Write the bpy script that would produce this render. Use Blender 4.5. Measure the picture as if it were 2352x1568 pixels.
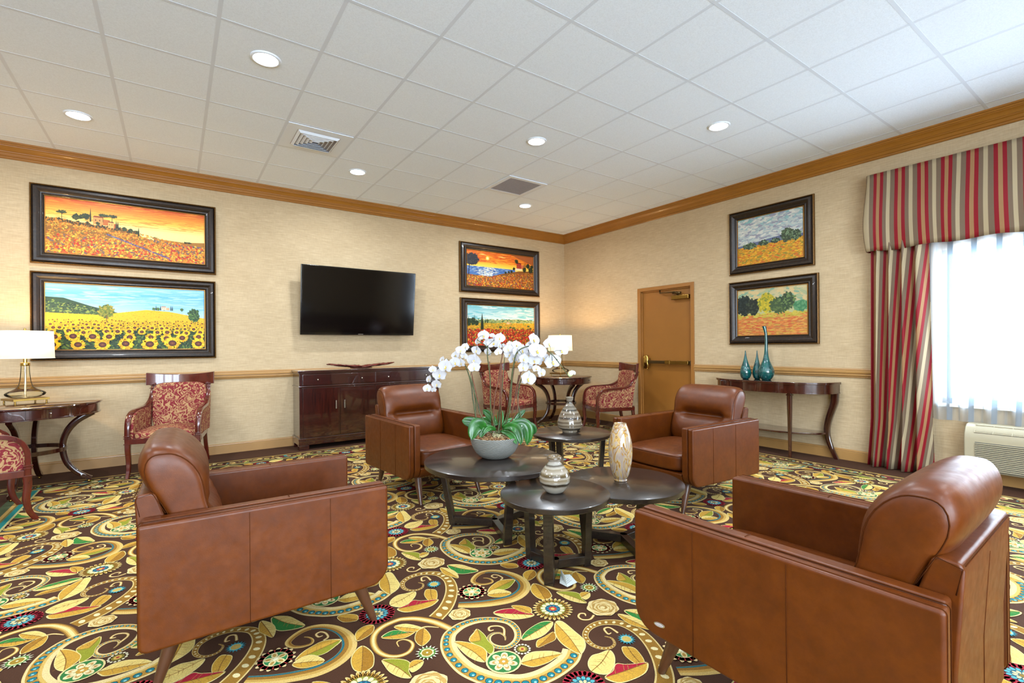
import bpy, bmesh, math, random, json
from mathutils import Vector, Matrix, noise
from mathutils.geometry import tessellate_polygon
PI = math.pi
sin, cos = math.sin, math.cos
SC = bpy.context.scene
for o in list(bpy.data.objects):
    bpy.data.objects.remove(o)

# ------------------------------------------------------------------ camera
CAMZ = 1.2662
cam_data = bpy.data.cameras.new('camera')
cam = bpy.data.objects.new('camera', cam_data)
SC.collection.objects.link(cam)
cam_data.sensor_width = 36.0
cam_data.lens = 1102.874 / 2352 * 36.0
cam_data.shift_y = 13.02 / 2352
cam_data.clip_start = 0.02
cam.matrix_world = Matrix.Translation((0, 0, CAMZ)) @ (Matrix.Rotation(0.9579 - PI / 2, 4, 'Z') @ Matrix.Rotation(PI / 2, 4, 'X') @ Matrix.Rotation(-0.0087, 4, 'Z'))
SC.camera = cam

# ------------------------------------------------------------------ world, exposure
world = bpy.data.worlds.new('daylight')
SC.world = world
world.use_nodes = True
bgn = world.node_tree.nodes['Background']
bgn.inputs[0].default_value = (0.73, 0.86, 1.0, 1)
bgn.inputs[1].default_value = 25.0
vs = SC.view_settings
vs.view_transform = 'Standard'
vs.look = 'None'
vs.gamma = 1.0
vs.use_curve_mapping = False
vs.exposure = 0.17
SC.cycles.max_bounces = 9
SC.cycles.diffuse_bounces = 5
SC.cycles.glossy_bounces = 4
SC.cycles.transmission_bounces = 8
SC.cycles.transparent_max_bounces = 12
SC.cycles.sample_clamp_indirect = 6.0
SC.cycles.caustics_reflective = False
SC.cycles.caustics_refractive = False

WX, WY, H = 5.997, 6.798, 3.3274         # right wall, back wall, ceiling height
X0, Y0 = -5.0, -4.2                      # left wall, front wall
GX, GY, TS = 2.0695, 2.2597, 0.6096      # ceiling grid origin and tile size
DOWN_W = 29.0

def light_portal(loc, rot, sx, sy):
    l = bpy.data.lights.new('window_portal', 'AREA'); l.shape = 'RECTANGLE'; l.size = sx; l.size_y = sy
    l.cycles.is_portal = True
    o = bpy.data.objects.new('window_portal', l); SC.collection.objects.link(o)
    o.location = loc; o.rotation_euler = rot
light_portal((WX + 0.2, 0.4, 1.45), (0, PI / 2, 0), 1.5, 2.1)
for k in range(3): light_portal((-3.6 + 2.4 * k, Y0 - 0.2, 1.6), (PI / 2, 0, 0), 2.1, 2.6)

# ------------------------------------------------------------------ colour + material helpers
def lin(h):
    h = h.lstrip('#')
    r = []
    for i in (0, 2, 4):
        c = int(h[i:i + 2], 16) / 255
        r.append(c / 12.92 if c <= 0.04045 else ((c + 0.055) / 1.055) ** 2.4)
    return (r[0], r[1], r[2], 1)

class NT:
    def __init__(s, name):
        s.m = bpy.data.materials.new(name); s.m.use_nodes = True
        s.t = s.m.node_tree; s.n = s.t.nodes; s.b = s.n['Principled BSDF']; s.out = s.n['Material Output']
    def new(s, ty, **kw):
        x = s.n.new(ty)
        for k, v in kw.items():
            if k.startswith('i_'):
                key = k[2:].replace('_', ' ')
                x.inputs[key].default_value = v
            else: setattr(x, k, v)
        return x
    def link(s, a, b): s.t.links.new(a, b)
    def coord(s, scale=(1, 1, 1), which='Object', rot=(0, 0, 0)):
        c = s.new('ShaderNodeTexCoord'); m = s.new('ShaderNodeMapping')
        m.inputs['Scale'].default_value = scale; m.inputs['Rotation'].default_value = rot
        s.link(c.outputs[which], m.inputs[0]); return m.outputs[0]
    def noise(s, vec, scale, detail=3, rough=.55, dist=0):
        x = s.new('ShaderNodeTexNoise'); x.inputs['Scale'].default_value = scale; x.inputs['Detail'].default_value = detail
        x.inputs['Roughness'].default_value = rough; x.inputs['Distortion'].default_value = dist
        if vec is not None: s.link(vec, x.inputs['Vector'])
        return x.outputs['Fac']
    def ramp(s, fac, stops, interp='LINEAR'):
        x = s.new('ShaderNodeValToRGB'); x.color_ramp.interpolation = interp; e = x.color_ramp.elements
        e.remove(e[1]); e[0].position = stops[0][0]; e[0].color = stops[0][1]
        for p, c in stops[1:]:
            q = e.new(p); q.color = c
        s.link(fac, x.inputs[0]); return x.outputs[0]
    def bump(s, fac, strength=.2, dist=.002):
        x = s.new('ShaderNodeBump'); x.inputs['Strength'].default_value = strength; x.inputs['Distance'].default_value = dist
        s.link(fac, x.inputs['Height'])
        if s.b.inputs['Normal'].is_linked: s.link(s.b.inputs['Normal'].links[0].from_socket, x.inputs['Normal'])
        s.link(x.outputs[0], s.b.inputs['Normal']); return x
    def col(s, sock): s.link(sock, s.b.inputs['Base Color'])
    def set(s, **kw):
        for k, v in kw.items(): s.b.inputs[k.replace('_', ' ')].default_value = v

MT = {}
def simple(name, hexc, rough=.5, metal=0, spec=.5, coat=0, noise_amt=0.0, nscale=8, bump=0, bscale=200, trans=0):
    n = NT(name); c = lin(hexc)
    n.set(Roughness=rough, Metallic=metal)
    n.b.inputs['Specular IOR Level'].default_value = spec
    n.b.inputs['Coat Weight'].default_value = coat
    n.b.inputs['Coat Roughness'].default_value = .08
    n.b.inputs['Transmission Weight'].default_value = trans
    if noise_amt:
        v = n.coord(); f = n.noise(v, nscale)
        a = tuple(x * (1 - noise_amt) for x in c[:3]) + (1,); b = tuple(min(1, x * (1 + noise_amt)) for x in c[:3]) + (1,)
        n.col(n.ramp(f, [(.3, a), (.7, b)]))
    else: n.set(Base_Color=c)
    if bump:
        n.bump(n.noise(n.coord(), bscale, 2), bump, .0015)
    MT[name] = n.m; return n.m

def m_wallpaper():
    n = NT('wallpaper')
    g = n.new('ShaderNodeNewGeometry'); sep = n.new('ShaderNodeSeparateXYZ'); n.link(g.outputs['Position'], sep.inputs[0])
    add = n.new('ShaderNodeMath', operation='ADD'); n.link(sep.outputs['X'], add.inputs[0]); n.link(sep.outputs['Y'], add.inputs[1])
    cb = n.new('ShaderNodeCombineXYZ'); n.link(add.outputs[0], cb.inputs['X']); n.link(sep.outputs['Z'], cb.inputs['Y'])
    def mp(sx, sy):
        m = n.new('ShaderNodeMapping'); m.inputs['Scale'].default_value = (sx, sy, 1); n.link(cb.outputs[0], m.inputs[0]); return m.outputs[0]
    f1 = n.noise(mp(7, 110), 1, 4, .65); f2 = n.noise(mp(90, 14), 1, 2, .5); f3 = n.noise(mp(1.6, 3.5), 1, 2)
    c1 = n.ramp(f1, [(.25, lin('#AE9977')), (.5, lin('#BCA684')), (.75, lin('#CAB593'))])
    c2 = n.ramp(f2, [(.3, (.93, .925, .91, 1)), (.7, (1, 1, 1, 1))])
    c3 = n.ramp(f3, [(.3, (.93, .92, .90, 1)), (.7, (1.0, 1.0, 1.0, 1))])
    m1 = n.new('ShaderNodeMix', data_type='RGBA', blend_type='MULTIPLY'); m1.inputs[0].default_value = 1
    n.link(c1, m1.inputs[6]); n.link(c2, m1.inputs[7])
    m2 = n.new('ShaderNodeMix', data_type='RGBA', blend_type='MULTIPLY'); m2.inputs[0].default_value = 1
    n.link(m1.outputs[2], m2.inputs[6]); n.link(c3, m2.inputs[7]); n.col(m2.outputs[2])
    n.bump(f1, .12, .001); n.set(Roughness=.72); n.b.inputs['Specular IOR Level'].default_value = .25
    MT['wallpaper'] = n.m

def m_leather():
    n = NT('leather')
    v = n.coord()
    f = n.noise(v, 11, 4, .7); c = n.ramp(f, [(.25, lin('#481F03')), (.5, lin('#532503')), (.8, lin('#602E06'))])
    n.col(c)
    vo = n.new('ShaderNodeTexVoronoi'); vo.inputs['Scale'].default_value = 330; n.link(v, vo.inputs['Vector'])
    n.bump(vo.outputs['Distance'], .10, .0008)
    n.bump(n.noise(n.coord((1, 1, 1)), 14, 5, .6), .10, .006)
    r = n.ramp(n.noise(v, 30, 2), [(.3, (.34, .34, .34, 1)), (.7, (.46, .46, .46, 1))])
    n.link(r, n.b.inputs['Roughness']); n.b.inputs['Specular IOR Level'].default_value = .3
    n.b.inputs['Coat Weight'].default_value = .04; n.b.inputs['Coat Roughness'].default_value = .3
    MT['leather'] = n.m

def m_wood(name, c0, c1, rough, scale=(3, 3, 26), coat=.5, bump=0.0, axis_rot=(0, 0, 0)):
    n = NT(name)
    v = n.coord(scale, rot=axis_rot); f = n.noise(v, 1.6, 6, .6, .6)
    n.col(n.ramp(f, [(.3, lin(c0)), (.7, lin(c1))]))
    n.set(Roughness=rough); n.b.inputs['Coat Weight'].default_value = coat; n.b.inputs['Coat Roughness'].default_value = .04
    if coat == 1: n.b.inputs['Coat IOR'].default_value = 1.75
    if bump: n.bump(f, bump, .0015)
    MT[name] = n.m

def m_damask():
    n = NT('damask')
    v = n.coord((1, 1, 1))
    f = n.noise(v, 13, 1.0, .5, 1.6)
    w = n.new('ShaderNodeMath', operation='SINE'); ml = n.new('ShaderNodeMath', operation='MULTIPLY'); ml.inputs[1].default_value = 30
    n.link(f, ml.inputs[0]); n.link(ml.outputs[0], w.inputs[0])
    mr = n.new('ShaderNodeMapRange'); n.link(w.outputs[0], mr.inputs[0]); mr.inputs[1].default_value = -1
    n.col(n.ramp(mr.outputs[0], [(.0, lin('#6E1A20')), (.52, lin('#7C2429')), (.62, lin('#94704C')), (1, lin('#A68258'))]))
    n.bump(mr.outputs[0], .15, .001); n.set(Roughness=.75); n.b.inputs['Specular IOR Level'].default_value = .3
    MT['damask'] = n.m

def m_stripes():
    n = NT('striped_fabric')
    tc = n.new('ShaderNodeTexCoord'); sep = n.new('ShaderNodeSeparateXYZ'); n.link(tc.outputs['UV'], sep.inputs[0])
    fr = n.new('ShaderNodeMath', operation='FRACT'); n.link(sep.outputs['X'], fr.inputs[0])
    R, T, P, C = lin('#7A0C18'), lin('#8C6844'), lin('#685644'), lin('#A09072')
    st = [(0, R), (.155, T), (.31, R), (.465, P), (.635, C), (.80, P)]
    c = n.ramp(fr.outputs[0], st, 'CONSTANT'); n.col(c)
    n.bump(n.noise(n.coord((200, 200, 6)), 1, 2), .1, .0006)
    n.set(Roughness=.6); n.b.inputs['Specular IOR Level'].default_value = .25
    MT['striped_fabric'] = n.m

def m_sheer():
    n = NT('sheer_fabric')
    n.n.remove(n.b)
    tc = n.new('ShaderNodeTexCoord'); sep = n.new('ShaderNodeSeparateXYZ'); n.link(tc.outputs['UV'], sep.inputs[0])
    fr = n.new('ShaderNodeMath', operation='FRACT'); n.link(sep.outputs['X'], fr.inputs[0])
    fold_shade = n.ramp(fr.outputs[0], [(0, (1, 1, 1, 1)), (.22, (1, 1, 1, 1)), (.25, (0, 0, 0, 1)), (.50, (0, 0, 0, 1)), (.52, (.55, .55, .55, 1)), (.60, (.55, .55, .55, 1)), (.62, (0, 0, 0, 1)), (.97, (0, 0, 0, 1))])  # bands painted darker and less clear, imitating doubled folds of the sheer
    f = n.noise(n.coord((1, 40, 25)), 1, 2)
    tcol = n.ramp(fold_shade, [(0, (.78, .84, .90, 1)), (1, (.050, .080, .105, 1))])
    tr = n.new('ShaderNodeBsdfTranslucent'); n.link(tcol, tr.inputs[0])
    tp = n.new('ShaderNodeBsdfTransparent'); df = n.new('ShaderNodeBsdfDiffuse'); df.inputs[0].default_value = (.78, .84, .90, 1)
    m1 = n.new('ShaderNodeMixShader'); m1.inputs[0].default_value = .25; n.link(tr.outputs[0], m1.inputs[1]); n.link(df.outputs[0], m1.inputs[2])
    m2 = n.new('ShaderNodeMixShader'); n.link(m1.outputs[0], m2.inputs[1]); n.link(tp.outputs[0], m2.inputs[2])
    r = n.ramp(fold_shade, [(0, (.60, .60, .60, 1)), (1, (.015, .015, .015, 1))]); n.link(r, m2.inputs[0])
    n.link(m2.outputs[0], n.out.inputs[0]); MT['sheer_fabric'] = n.m

def m_paint(name, rough=.5, nb=.15, nsc=90, var=.18, vsc=40):
    """albedo from the mesh colour attribute 'Col' (artwork / carpet dye), plus fine variation"""
    n = NT(name); a = n.new('ShaderNodeAttribute', attribute_name='Col')
    f = n.noise(n.coord(), vsc, 3, .6)
    g = n.ramp(f, [(.3, (1 - var,) * 3 + (1,)), (.7, (1, 1, 1, 1))])
    m = n.new('ShaderNodeMix', data_type='RGBA', blend_type='MULTIPLY'); m.inputs[0].default_value = 1
    n.link(a.outputs['Color'], m.inputs[6]); n.link(g, m.inputs[7]); n.col(m.outputs[2])
    n.bump(n.noise(n.coord(), nsc, 2), nb, .002); n.set(Roughness=rough); n.b.inputs['Specular IOR Level'].default_value = .3
    MT[name] = n.m

def m_emit(name, col, s, base='#FFFFFF'):
    n = NT(name); n.set(Base_Color=lin(base), Emission_Color=col + (1,), Emission_Strength=s, Roughness=.6); MT[name] = n.m; return n.m

def m_ceiling():
    n = NT('ceiling_tile'); v = n.coord()
    n.set(Base_Color=lin('#EDEBE8'), Roughness=.85); n.b.inputs['Specular IOR Level'].default_value = .2
    n.col(n.ramp(n.noise(v, 130, 3, .7), [(.3, (.72, .80, .89, 1)), (.6, (.81, .90, 1.0, 1))]))
    n.bump(n.noise(v, 220, 2), .25, .002); MT['ceiling_tile'] = n.m

def m_zbands(name, stops, period, rough, wob=.25, coat=.6, colr=None):
    """glazed bands that follow the height of a turned vase"""
    n = NT(name); tc = n.new('ShaderNodeTexCoord'); sep = n.new('ShaderNodeSeparateXYZ'); n.link(tc.outputs['Object'], sep.inputs[0])
    f = n.noise(tc.outputs['Object'], 14, 2)
    d = n.new('ShaderNodeMath', operation='MULTIPLY_ADD'); d.inputs[1].default_value = .012 * wob * 4; n.link(f, d.inputs[0]); n.link(sep.outputs['Z'], d.inputs[2])
    m = n.new('ShaderNodeMath', operation='DIVIDE'); m.inputs[1].default_value = period; n.link(d.outputs[0], m.inputs[0])
    n.col(n.ramp(m.outputs[0], stops)); n.set(Roughness=rough); n.b.inputs['Coat Weight'].default_value = coat; n.b.inputs['Coat Roughness'].default_value = .04
    MT[name] = n.m

def m_marbled():
    n = NT('marbled_glass'); v = n.coord((1, 1, .55), rot=(.4, .2, 0)); f = n.noise(v, 9, 3, .5, 3.2)
    n.col(n.ramp(f, [(.28, lin('#A89A86')), (.43, lin('#9C8B78')), (.465, lin('#8A5A1E')), (.50, lin('#B89858')), (.56, lin('#A59686')), (.68, lin('#988577')), (.72, lin('#A87A2E')), (.76, lin('#A3937C'))]))
    n.set(Roughness=.08); n.b.inputs['Coat Weight'].default_value = 1; n.b.inputs['Coat Roughness'].default_value = .02
    MT['marbled_glass'] = n.m

def m_teal():
    n = NT('teal_glass'); v = n.coord(); f = n.noise(v, 22, 3)
    n.col(n.ramp(f, [(.3, lin('#003034')), (.55, lin('#004C4A')), (.75, lin('#036058'))]))
    vo = n.new('ShaderNodeTexVoronoi'); vo.inputs['Scale'].default_value = 75; n.link(v, vo.inputs['Vector'])
    n.bump(n.ramp(vo.outputs['Distance'], [(.12, (1, 1, 1, 1)), (.3, (0, 0, 0, 1))]), .35, .004)
    n.set(Roughness=.07); n.b.inputs['Coat Weight'].default_value = 1; n.b.inputs['Coat Roughness'].default_value = .03
    MT['teal_glass'] = n.m

def m_bowl():
    n = NT('combed_ceramic')
    tc = n.new('ShaderNodeTexCoord'); v = n.new('ShaderNodeMapping'); v.inputs['Rotation'].default_value = (0, .5, .0); n.link(tc.outputs['Object'], v.inputs[0])
    w = n.new('ShaderNodeTexWave', wave_type='BANDS', bands_direction='Z'); w.inputs['Scale'].default_value = 30; w.inputs['Distortion'].default_value = 3.0; w.inputs['Detail Scale'].default_value = .35
    n.link(v.outputs[0], w.inputs['Vector'])
    n.col(n.ramp(w.outputs['Fac'], [(.2, lin('#4E4D48')), (.6, lin('#8E8D84'))])); n.bump(w.outputs['Fac'], .6, .003); n.set(Roughness=.55)
    MT['combed_ceramic'] = n.m

def m_petal():
    n = NT('orchid_petal'); n.set(Base_Color=lin('#CACACE'), Roughness=.5)
    n.b.inputs['Subsurface Weight'].default_value = .0
    tr = n.new('ShaderNodeBsdfTranslucent'); tr.inputs[0].default_value = (.7, .7, .72, 1)
    mx = n.new('ShaderNodeMixShader'); mx.inputs[0].default_value = .25; n.link(n.b.outputs[0], mx.inputs[1]); n.link(tr.outputs[0], mx.inputs[2]); n.link(mx.outputs[0], n.out.inputs[0])
    MT['orchid_petal'] = n.m

def m_leaf():
    n = NT('orchid_leaf'); f = n.noise(n.coord(), 9, 2)
    n.col(n.ramp(f, [(.3, lin('#123E14')), (.7, lin('#2A6A22'))])); n.set(Roughness=.32); n.b.inputs['Coat Weight'].default_value = .2; MT['orchid_leaf'] = n.m

def m_soil():
    n = NT('potting_bark'); f = n.noise(n.coord(), 60, 3)
    n.col(n.ramp(f, [(.35, lin('#3B2413')), (.55, lin('#8A6238')), (.7, lin('#B89868'))])); n.bump(f, 1, .01); n.set(Roughness=.9); MT['potting_bark'] = n.m

def m_driftwood():
    n = NT('driftwood'); f = n.noise(n.coord((4, 20, 20)), 6, 4)
    n.col(n.ramp(f, [(.3, lin('#2E0F0A')), (.55, lin('#6B2318')), (.7, lin('#8C4A30'))])); n.bump(f, .8, .006); n.set(Roughness=.4); MT['driftwood'] = n.m

m_wallpaper(); m_leather(); m_damask(); m_stripes(); m_sheer(); m_ceiling(); m_marbled(); m_teal(); m_bowl(); m_petal(); m_leaf(); m_soil(); m_driftwood()
m_paint('carpet_dye', .95, .6, 260, .42, 260); m_paint('canvas_paint', .5, .3, 60, .10, 120)
m_wood('dark_mahogany', '#190604', '#3A110A', .18, (40, 40, 3), .9)
m_wood('mahogany', '#250C06', '#3F170C', .18, (14, 14, 3), 1)
m_wood('red_cherry', '#42110A', '#591C10', .22, (10, 10, 4), .6)
m_wood('espresso_oak', '#120D0A', '#2B201A', .28, (4, 60, 60), .35, .12)
m_wood('walnut_leg', '#3A2012', '#54311C', .35, (8, 8, 2), .2)
simple('crown_paint', '#925E1C', .38, noise_amt=.08, nscale=3, coat=.15)
simple('trim_paint', '#A07844', .4, noise_amt=.04, coat=.1)
simple('door_paint', '#8C5A22', .4, noise_amt=.04, nscale=4)
simple('door_frame_paint', '#94622A', .4, noise_amt=.04)
simple('seam_thread', '#43200A', .95, spec=.05); simple('dark_gap', '#120805', .8)
simple('tile_bar', '#D2DCE8', .6); simple('white_metal', '#DDE6F0', .5); simple('vent_grey', '#A29B99', .7, noise_amt=.2, nscale=300)
simple('brushed_nickel', '#C9C4BB', .25, 1); simple('brass', '#9C7B3C', .28, 1); simple('bronze_bar', '#5A4628', .35, .8); simple('polished_brass', '#C6A65A', .15, 1)
simple('tv_gloss', '#050506', .12, coat=.5); simple('tv_screen', '#010102', .10); simple('black_plastic', '#0B0B0C', .4)
n = NT('frame_bronze'); f = n.noise(n.coord(), 45, 4, .7); n.col(n.ramp(f, [(.35, lin('#120A05')), (.55, lin('#21140A')), (.72, lin('#3E2A14'))])); n.set(Roughness=.42); n.b.inputs['Coat Weight'].default_value = .05; n.bump(f, .1, .001); MT['frame_bronze'] = n.m
simple('frame_gilt', '#6B4A1C', .35, .5, noise_amt=.5, nscale=120, bump=.6, bscale=70); simple('gold_lip', '#B0782E', .3, .6)
simple('acu_plastic', '#A0977E', .4); simple('acu_dark', '#2C3338', .6); simple('paper', '#DDE3DE', .7, noise_amt=.04, nscale=60)
simple('outside_frame', '#B9BDBF', .4); simple('sill_white', '#D7DAD8', .4)
simple('root_pale', '#A9A37C', .6); simple('stem_green', '#3E4620', .5, noise_amt=.4, nscale=20); simple('stake_brown', '#5C3014', .5, noise_amt=.3, nscale=20); simple('orchid_yellow', '#D9B93A', .5); simple('bud_green', '#C9D7A0', .5)
n = NT('clear_glass'); n.n.remove(n.b); gl = n.new('ShaderNodeBsdfGlossy'); gl.inputs['Roughness'].default_value = .02; tp = n.new('ShaderNodeBsdfTransparent'); tp.inputs[0].default_value = (.97, .96, .88, 1); lw = n.new('ShaderNodeLayerWeight'); lw.inputs[0].default_value = .15; mx = n.new('ShaderNodeMixShader'); n.link(lw.outputs['Fresnel'], mx.inputs[0]); n.link(tp.outputs[0], mx.inputs[1]); n.link(gl.outputs[0], mx.inputs[2]); n.link(mx.outputs[0], n.out.inputs[0]); MT['clear_glass'] = n.m
n = NT('window_glass'); n.n.remove(n.b); gl = n.new('ShaderNodeBsdfGlossy'); gl.inputs['Roughness'].default_value = .0; tp = n.new('ShaderNodeBsdfTransparent'); mx = n.new('ShaderNodeMixShader'); mx.inputs[0].default_value = .06; n.link(tp.outputs[0], mx.inputs[1]); n.link(gl.outputs[0], mx.inputs[2]); n.link(mx.outputs[0], n.out.inputs[0]); MT['window_glass'] = n.m
m_emit('downlight_glow', (1, .97, .93), 40.0); m_emit('bulb_glow', (1, .82, .55), 20.0)
n = NT('lit_shade'); tr = n.new('ShaderNodeBsdfTranslucent'); tr.inputs[0].default_value = (.95, .9, .78, 1); n.set(Base_Color=lin('#F3EBD6'), Roughness=.8, Emission_Color=(1, .88, .64, 1), Emission_Strength=.75)
mx = n.new('ShaderNodeMixShader'); mx.inputs[0].default_value = .45; n.link(n.b.outputs[0], mx.inputs[1]); n.link(tr.outputs[0], mx.inputs[2]); n.link(mx.outputs[0], n.out.inputs[0]); MT['lit_shade'] = n.m
C_, G_, D_ = lin('#D9CFC0'), lin('#8A7A66'), lin('#2E2620')
def band_stops(seq, k):
    return [(p, tuple(v * k for v in lin(c)[:3]) + (1,)) for p, c in seq]
m_zbands('banded_glaze_tall', band_stops([(0, '#B5A48C'), (.10, '#C9B89C'), (.13, '#3A2A1C'), (.17, '#C9B89C'), (.22, '#8A755B'), (.26, '#CDBDA3'), (.31, '#77624B'), (.35, '#C9B89C'), (.40, '#96816A'), (.43, '#33261C'), (.47, '#B9A78E'), (.54, '#7E6A52'), (.58, '#CBBBA2'), (.64, '#33302A'), (.67, '#B5A996'), (.73, '#7E7365'), (.78, '#C4B7A3'), (.86, '#4A3E32'), (.89, '#BCAE9B'), (1, '#A99A84')], .42), .33, .12)
m_zbands('banded_glaze_small', band_stops([(0, '#D6CFBF'), (.22, '#D8CBB4'), (.27, '#4A3A20'), (.31, '#3A2C18'), (.34, '#CFC3AC'), (.42, '#A08B6A'), (.46, '#D8CDB8'), (.51, '#5E4C30'), (.56, '#8C7A58'), (.60, '#D2C7B2'), (.68, '#A8977B'), (.72, '#D8CFBD'), (.77, '#574A38'), (.80, '#CFC9BC'), (.9, '#C9BBA8'), (.94, '#6A5438'), (1, '#8E7A5C')], .5), .213, .08)

# ------------------------------------------------------------------ geometry helpers
class MB:
    """collects shapes into ONE mesh"""
    def __init__(s): s.v = []; s.f = []; s.m = []; s.uv = {}; s.slot = 0
    def add(s, vs, fs, M=None):
        k = len(s.v)
        s.v += [tuple(M @ Vector(p)) if M is not None else tuple(p) for p in vs]
        s.f += [tuple(i + k for i in f) for f in fs]; s.m += [s.slot] * len(fs); return s
    def box(s, x0, x1, y0, y1, z0, z1, M=None):
        return s.add([(x0, y0, z0), (x1, y0, z0), (x1, y1, z0), (x0, y1, z0), (x0, y0, z1), (x1, y0, z1), (x1, y1, z1), (x0, y1, z1)],
                     [(0, 3, 2, 1), (4, 5, 6, 7), (0, 1, 5, 4), (1, 2, 6, 5), (2, 3, 7, 6), (3, 0, 4, 7)], M)
    def grid(s, rows, closed_u=False, closed_v=False, M=None):
        nr, nc = len(rows), len(rows[0]); vs = [p for r in rows for p in r]; fs = []
        for i in range(nr if closed_v else nr - 1):
            for j in range(nc if closed_u else nc - 1):
                a, b = i, (i + 1) % nr; c, d = j, (j + 1) % nc
                fs.append((a * nc + c, a * nc + d, b * nc + d, b * nc + c))
        return s.add(vs, fs, M)
    def lathe(s, prof, seg=48, M=None, c=(0, 0)):
        rows = [[(c[0] + r * cos(2 * PI * j / seg), c[1] + r * sin(2 * PI * j / seg), z) for j in range(seg)] for r, z in prof]
        return s.grid(rows, True, False, M)
    def prism(s, pts, a0, a1, axis='z', M=None):
        """outline pts extruded along axis"""
        n_ = len(pts)
        def mk(p, a):
            return (p[0], p[1], a) if axis == 'z' else ((a, p[0], p[1]) if axis == 'x' else (p[0], a, p[1]))
        vs = [mk(p, a0) for p in pts] + [mk(p, a1) for p in pts]
        fs = [tuple(range(n_))[::-1], tuple(range(n_, 2 * n_))] + [(i, (i + 1) % n_, n_ + (i + 1) % n_, n_ + i) for i in range(n_)]
        return s.add(vs, fs, M)
    def tube(s, path, r, seg=8, M=None, closed=False):
        path = [Vector(p) for p in path]; n_ = len(path); rows = []
        rr = r if isinstance(r, (list, tuple)) else [r] * n_
        up = None
        for i, p in enumerate(path):
            t = (path[(i + 1) % n_] - path[i - 1]) if closed else (path[min(i + 1, n_ - 1)] - path[max(i - 1, 0)])
            t.normalize()
            if up is None: up = Vector((0, 0, 1)) if abs(t.z) < .9 else Vector((0, 1, 0))
            a = t.cross(up).normalized(); b = a.cross(t).normalized(); up = b
            rows.append([tuple(p + a * rr[i] * cos(2 * PI * j / seg) + b * rr[i] * sin(2 * PI * j / seg)) for j in range(seg)])
        s.grid(rows, True, closed, M)
        if not closed:
            k = len(s.v) - n_ * seg
            s.f += [tuple(k + j for j in range(seg)), tuple(k + (n_ - 1) * seg + j for j in range(seg))[::-1]]; s.m += [s.slot] * 2
        return s
    def sweep(s, path, w, h, side, M=None):
        """rectangular bar along path; w measured along 'side' direction, h along the third"""
        path = [Vector(p) for p in path]; n_ = len(path); rows = []; S = Vector(side)
        ww = w if isinstance(w, (list, tuple)) else [w] * n_; hh = h if isinstance(h, (list, tuple)) else [h] * n_
        for i, p in enumerate(path):
            t = (path[min(i + 1, n_ - 1)] - path[max(i - 1, 0)]).normalized()
            a = (S - t * S.dot(t)).normalized(); b = t.cross(a).normalized()
            c = .28; row = []
            for (u, v) in ((-1, -1 + c), (-1 + c, -1), (1 - c, -1), (1, -1 + c), (1, 1 - c), (1 - c, 1), (-1 + c, 1), (-1, 1 - c)):
                row.append(tuple(p + a * ww[i] / 2 * u + b * hh[i] / 2 * v))
            rows.append(row)
        s.grid(rows, True, False, M); k = len(s.v) - n_ * 8
        s.f += [tuple(k + j for j in range(8)), tuple(k + (n_ - 1) * 8 + j for j in range(8))[::-1]]; s.m += [s.slot] * 2
        return s
    def pillow(s, sx, sy, sz, n=5, seg=14, fn=None, M=None, m=None):
        """rounded cushion solid: half sizes sx, sy, sz"""
        idx = {}; vs = []; fs = []
        def vid(p):
            k = tuple(round(c, 5) for c in p)
            if k not in idx:
                d = (abs(p[0]) ** n + abs(p[1]) ** n + abs(p[2]) ** n) ** (1 / n)
                if m: d = (abs(p[0]) ** n + ((abs(p[1]) ** m + abs(p[2]) ** m) ** (1 / m)) ** n) ** (1 / n)
                q = (p[0] / d * sx, p[1] / d * sy, p[2] / d * sz)
                idx[k] = len(vs); vs.append(fn(q) if fn else q)
            return idx[k]
        L = [-1 + 2 * i / seg for i in range(seg + 1)]
        for ax in range(3):
            for sg in (-1, 1):
                for i in range(seg):
                    for j in range(seg):
                        q = []
                        for (a, b) in ((i, j), (i + 1, j), (i + 1, j + 1), (i, j + 1)):
                            p = [0, 0, 0]; p[ax] = sg; p[(ax + 1) % 3] = L[a]; p[(ax + 2) % 3] = L[b]; q.append(vid(p))
                        fs.append(tuple(q if sg > 0 else q[::-1]))
        return s.add(vs, fs, M)
    def build(s, name, mats, parent=None, smooth=True, bev=0, seg=2, fix=True, uvs=None, sub=0):
        me = bpy.data.meshes.new(name); me.from_pydata(s.v, [], s.f)
        if isinstance(mats, str): mats = [mats]
        for m in mats: me.materials.append(MT[m])
        for p, mi in zip(me.polygons, s.m): p.material_index = mi
        if fix:
            b = bmesh.new(); b.from_mesh(me); bmesh.ops.recalc_face_normals(b, faces=b.faces); b.to_mesh(me); b.free()
        if uvs:
            l = me.uv_layers.new(name='UVMap')
            for lp in me.loops: l.data[lp.index].uv = uvs[lp.vertex_index]
        me.polygons.foreach_set('use_smooth', [bool(smooth)] * len(me.polygons))
        if smooth and smooth is not True: me.set_sharp_from_angle(angle=math.radians(smooth))
        me.update()
        o = bpy.data.objects.new(name, me); SC.collection.objects.link(o)
        if parent is not None: o.parent = parent
        if bev:
            md = o.modifiers.new('edge', 'BEVEL'); md.width = bev; md.segments = seg; md.limit_method = 'ANGLE'; md.angle_limit = .6; md.harden_normals = True
        if sub:
            md = o.modifiers.new('smooth', 'SUBSURF'); md.levels = sub; md.render_levels = sub
        return o

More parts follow.
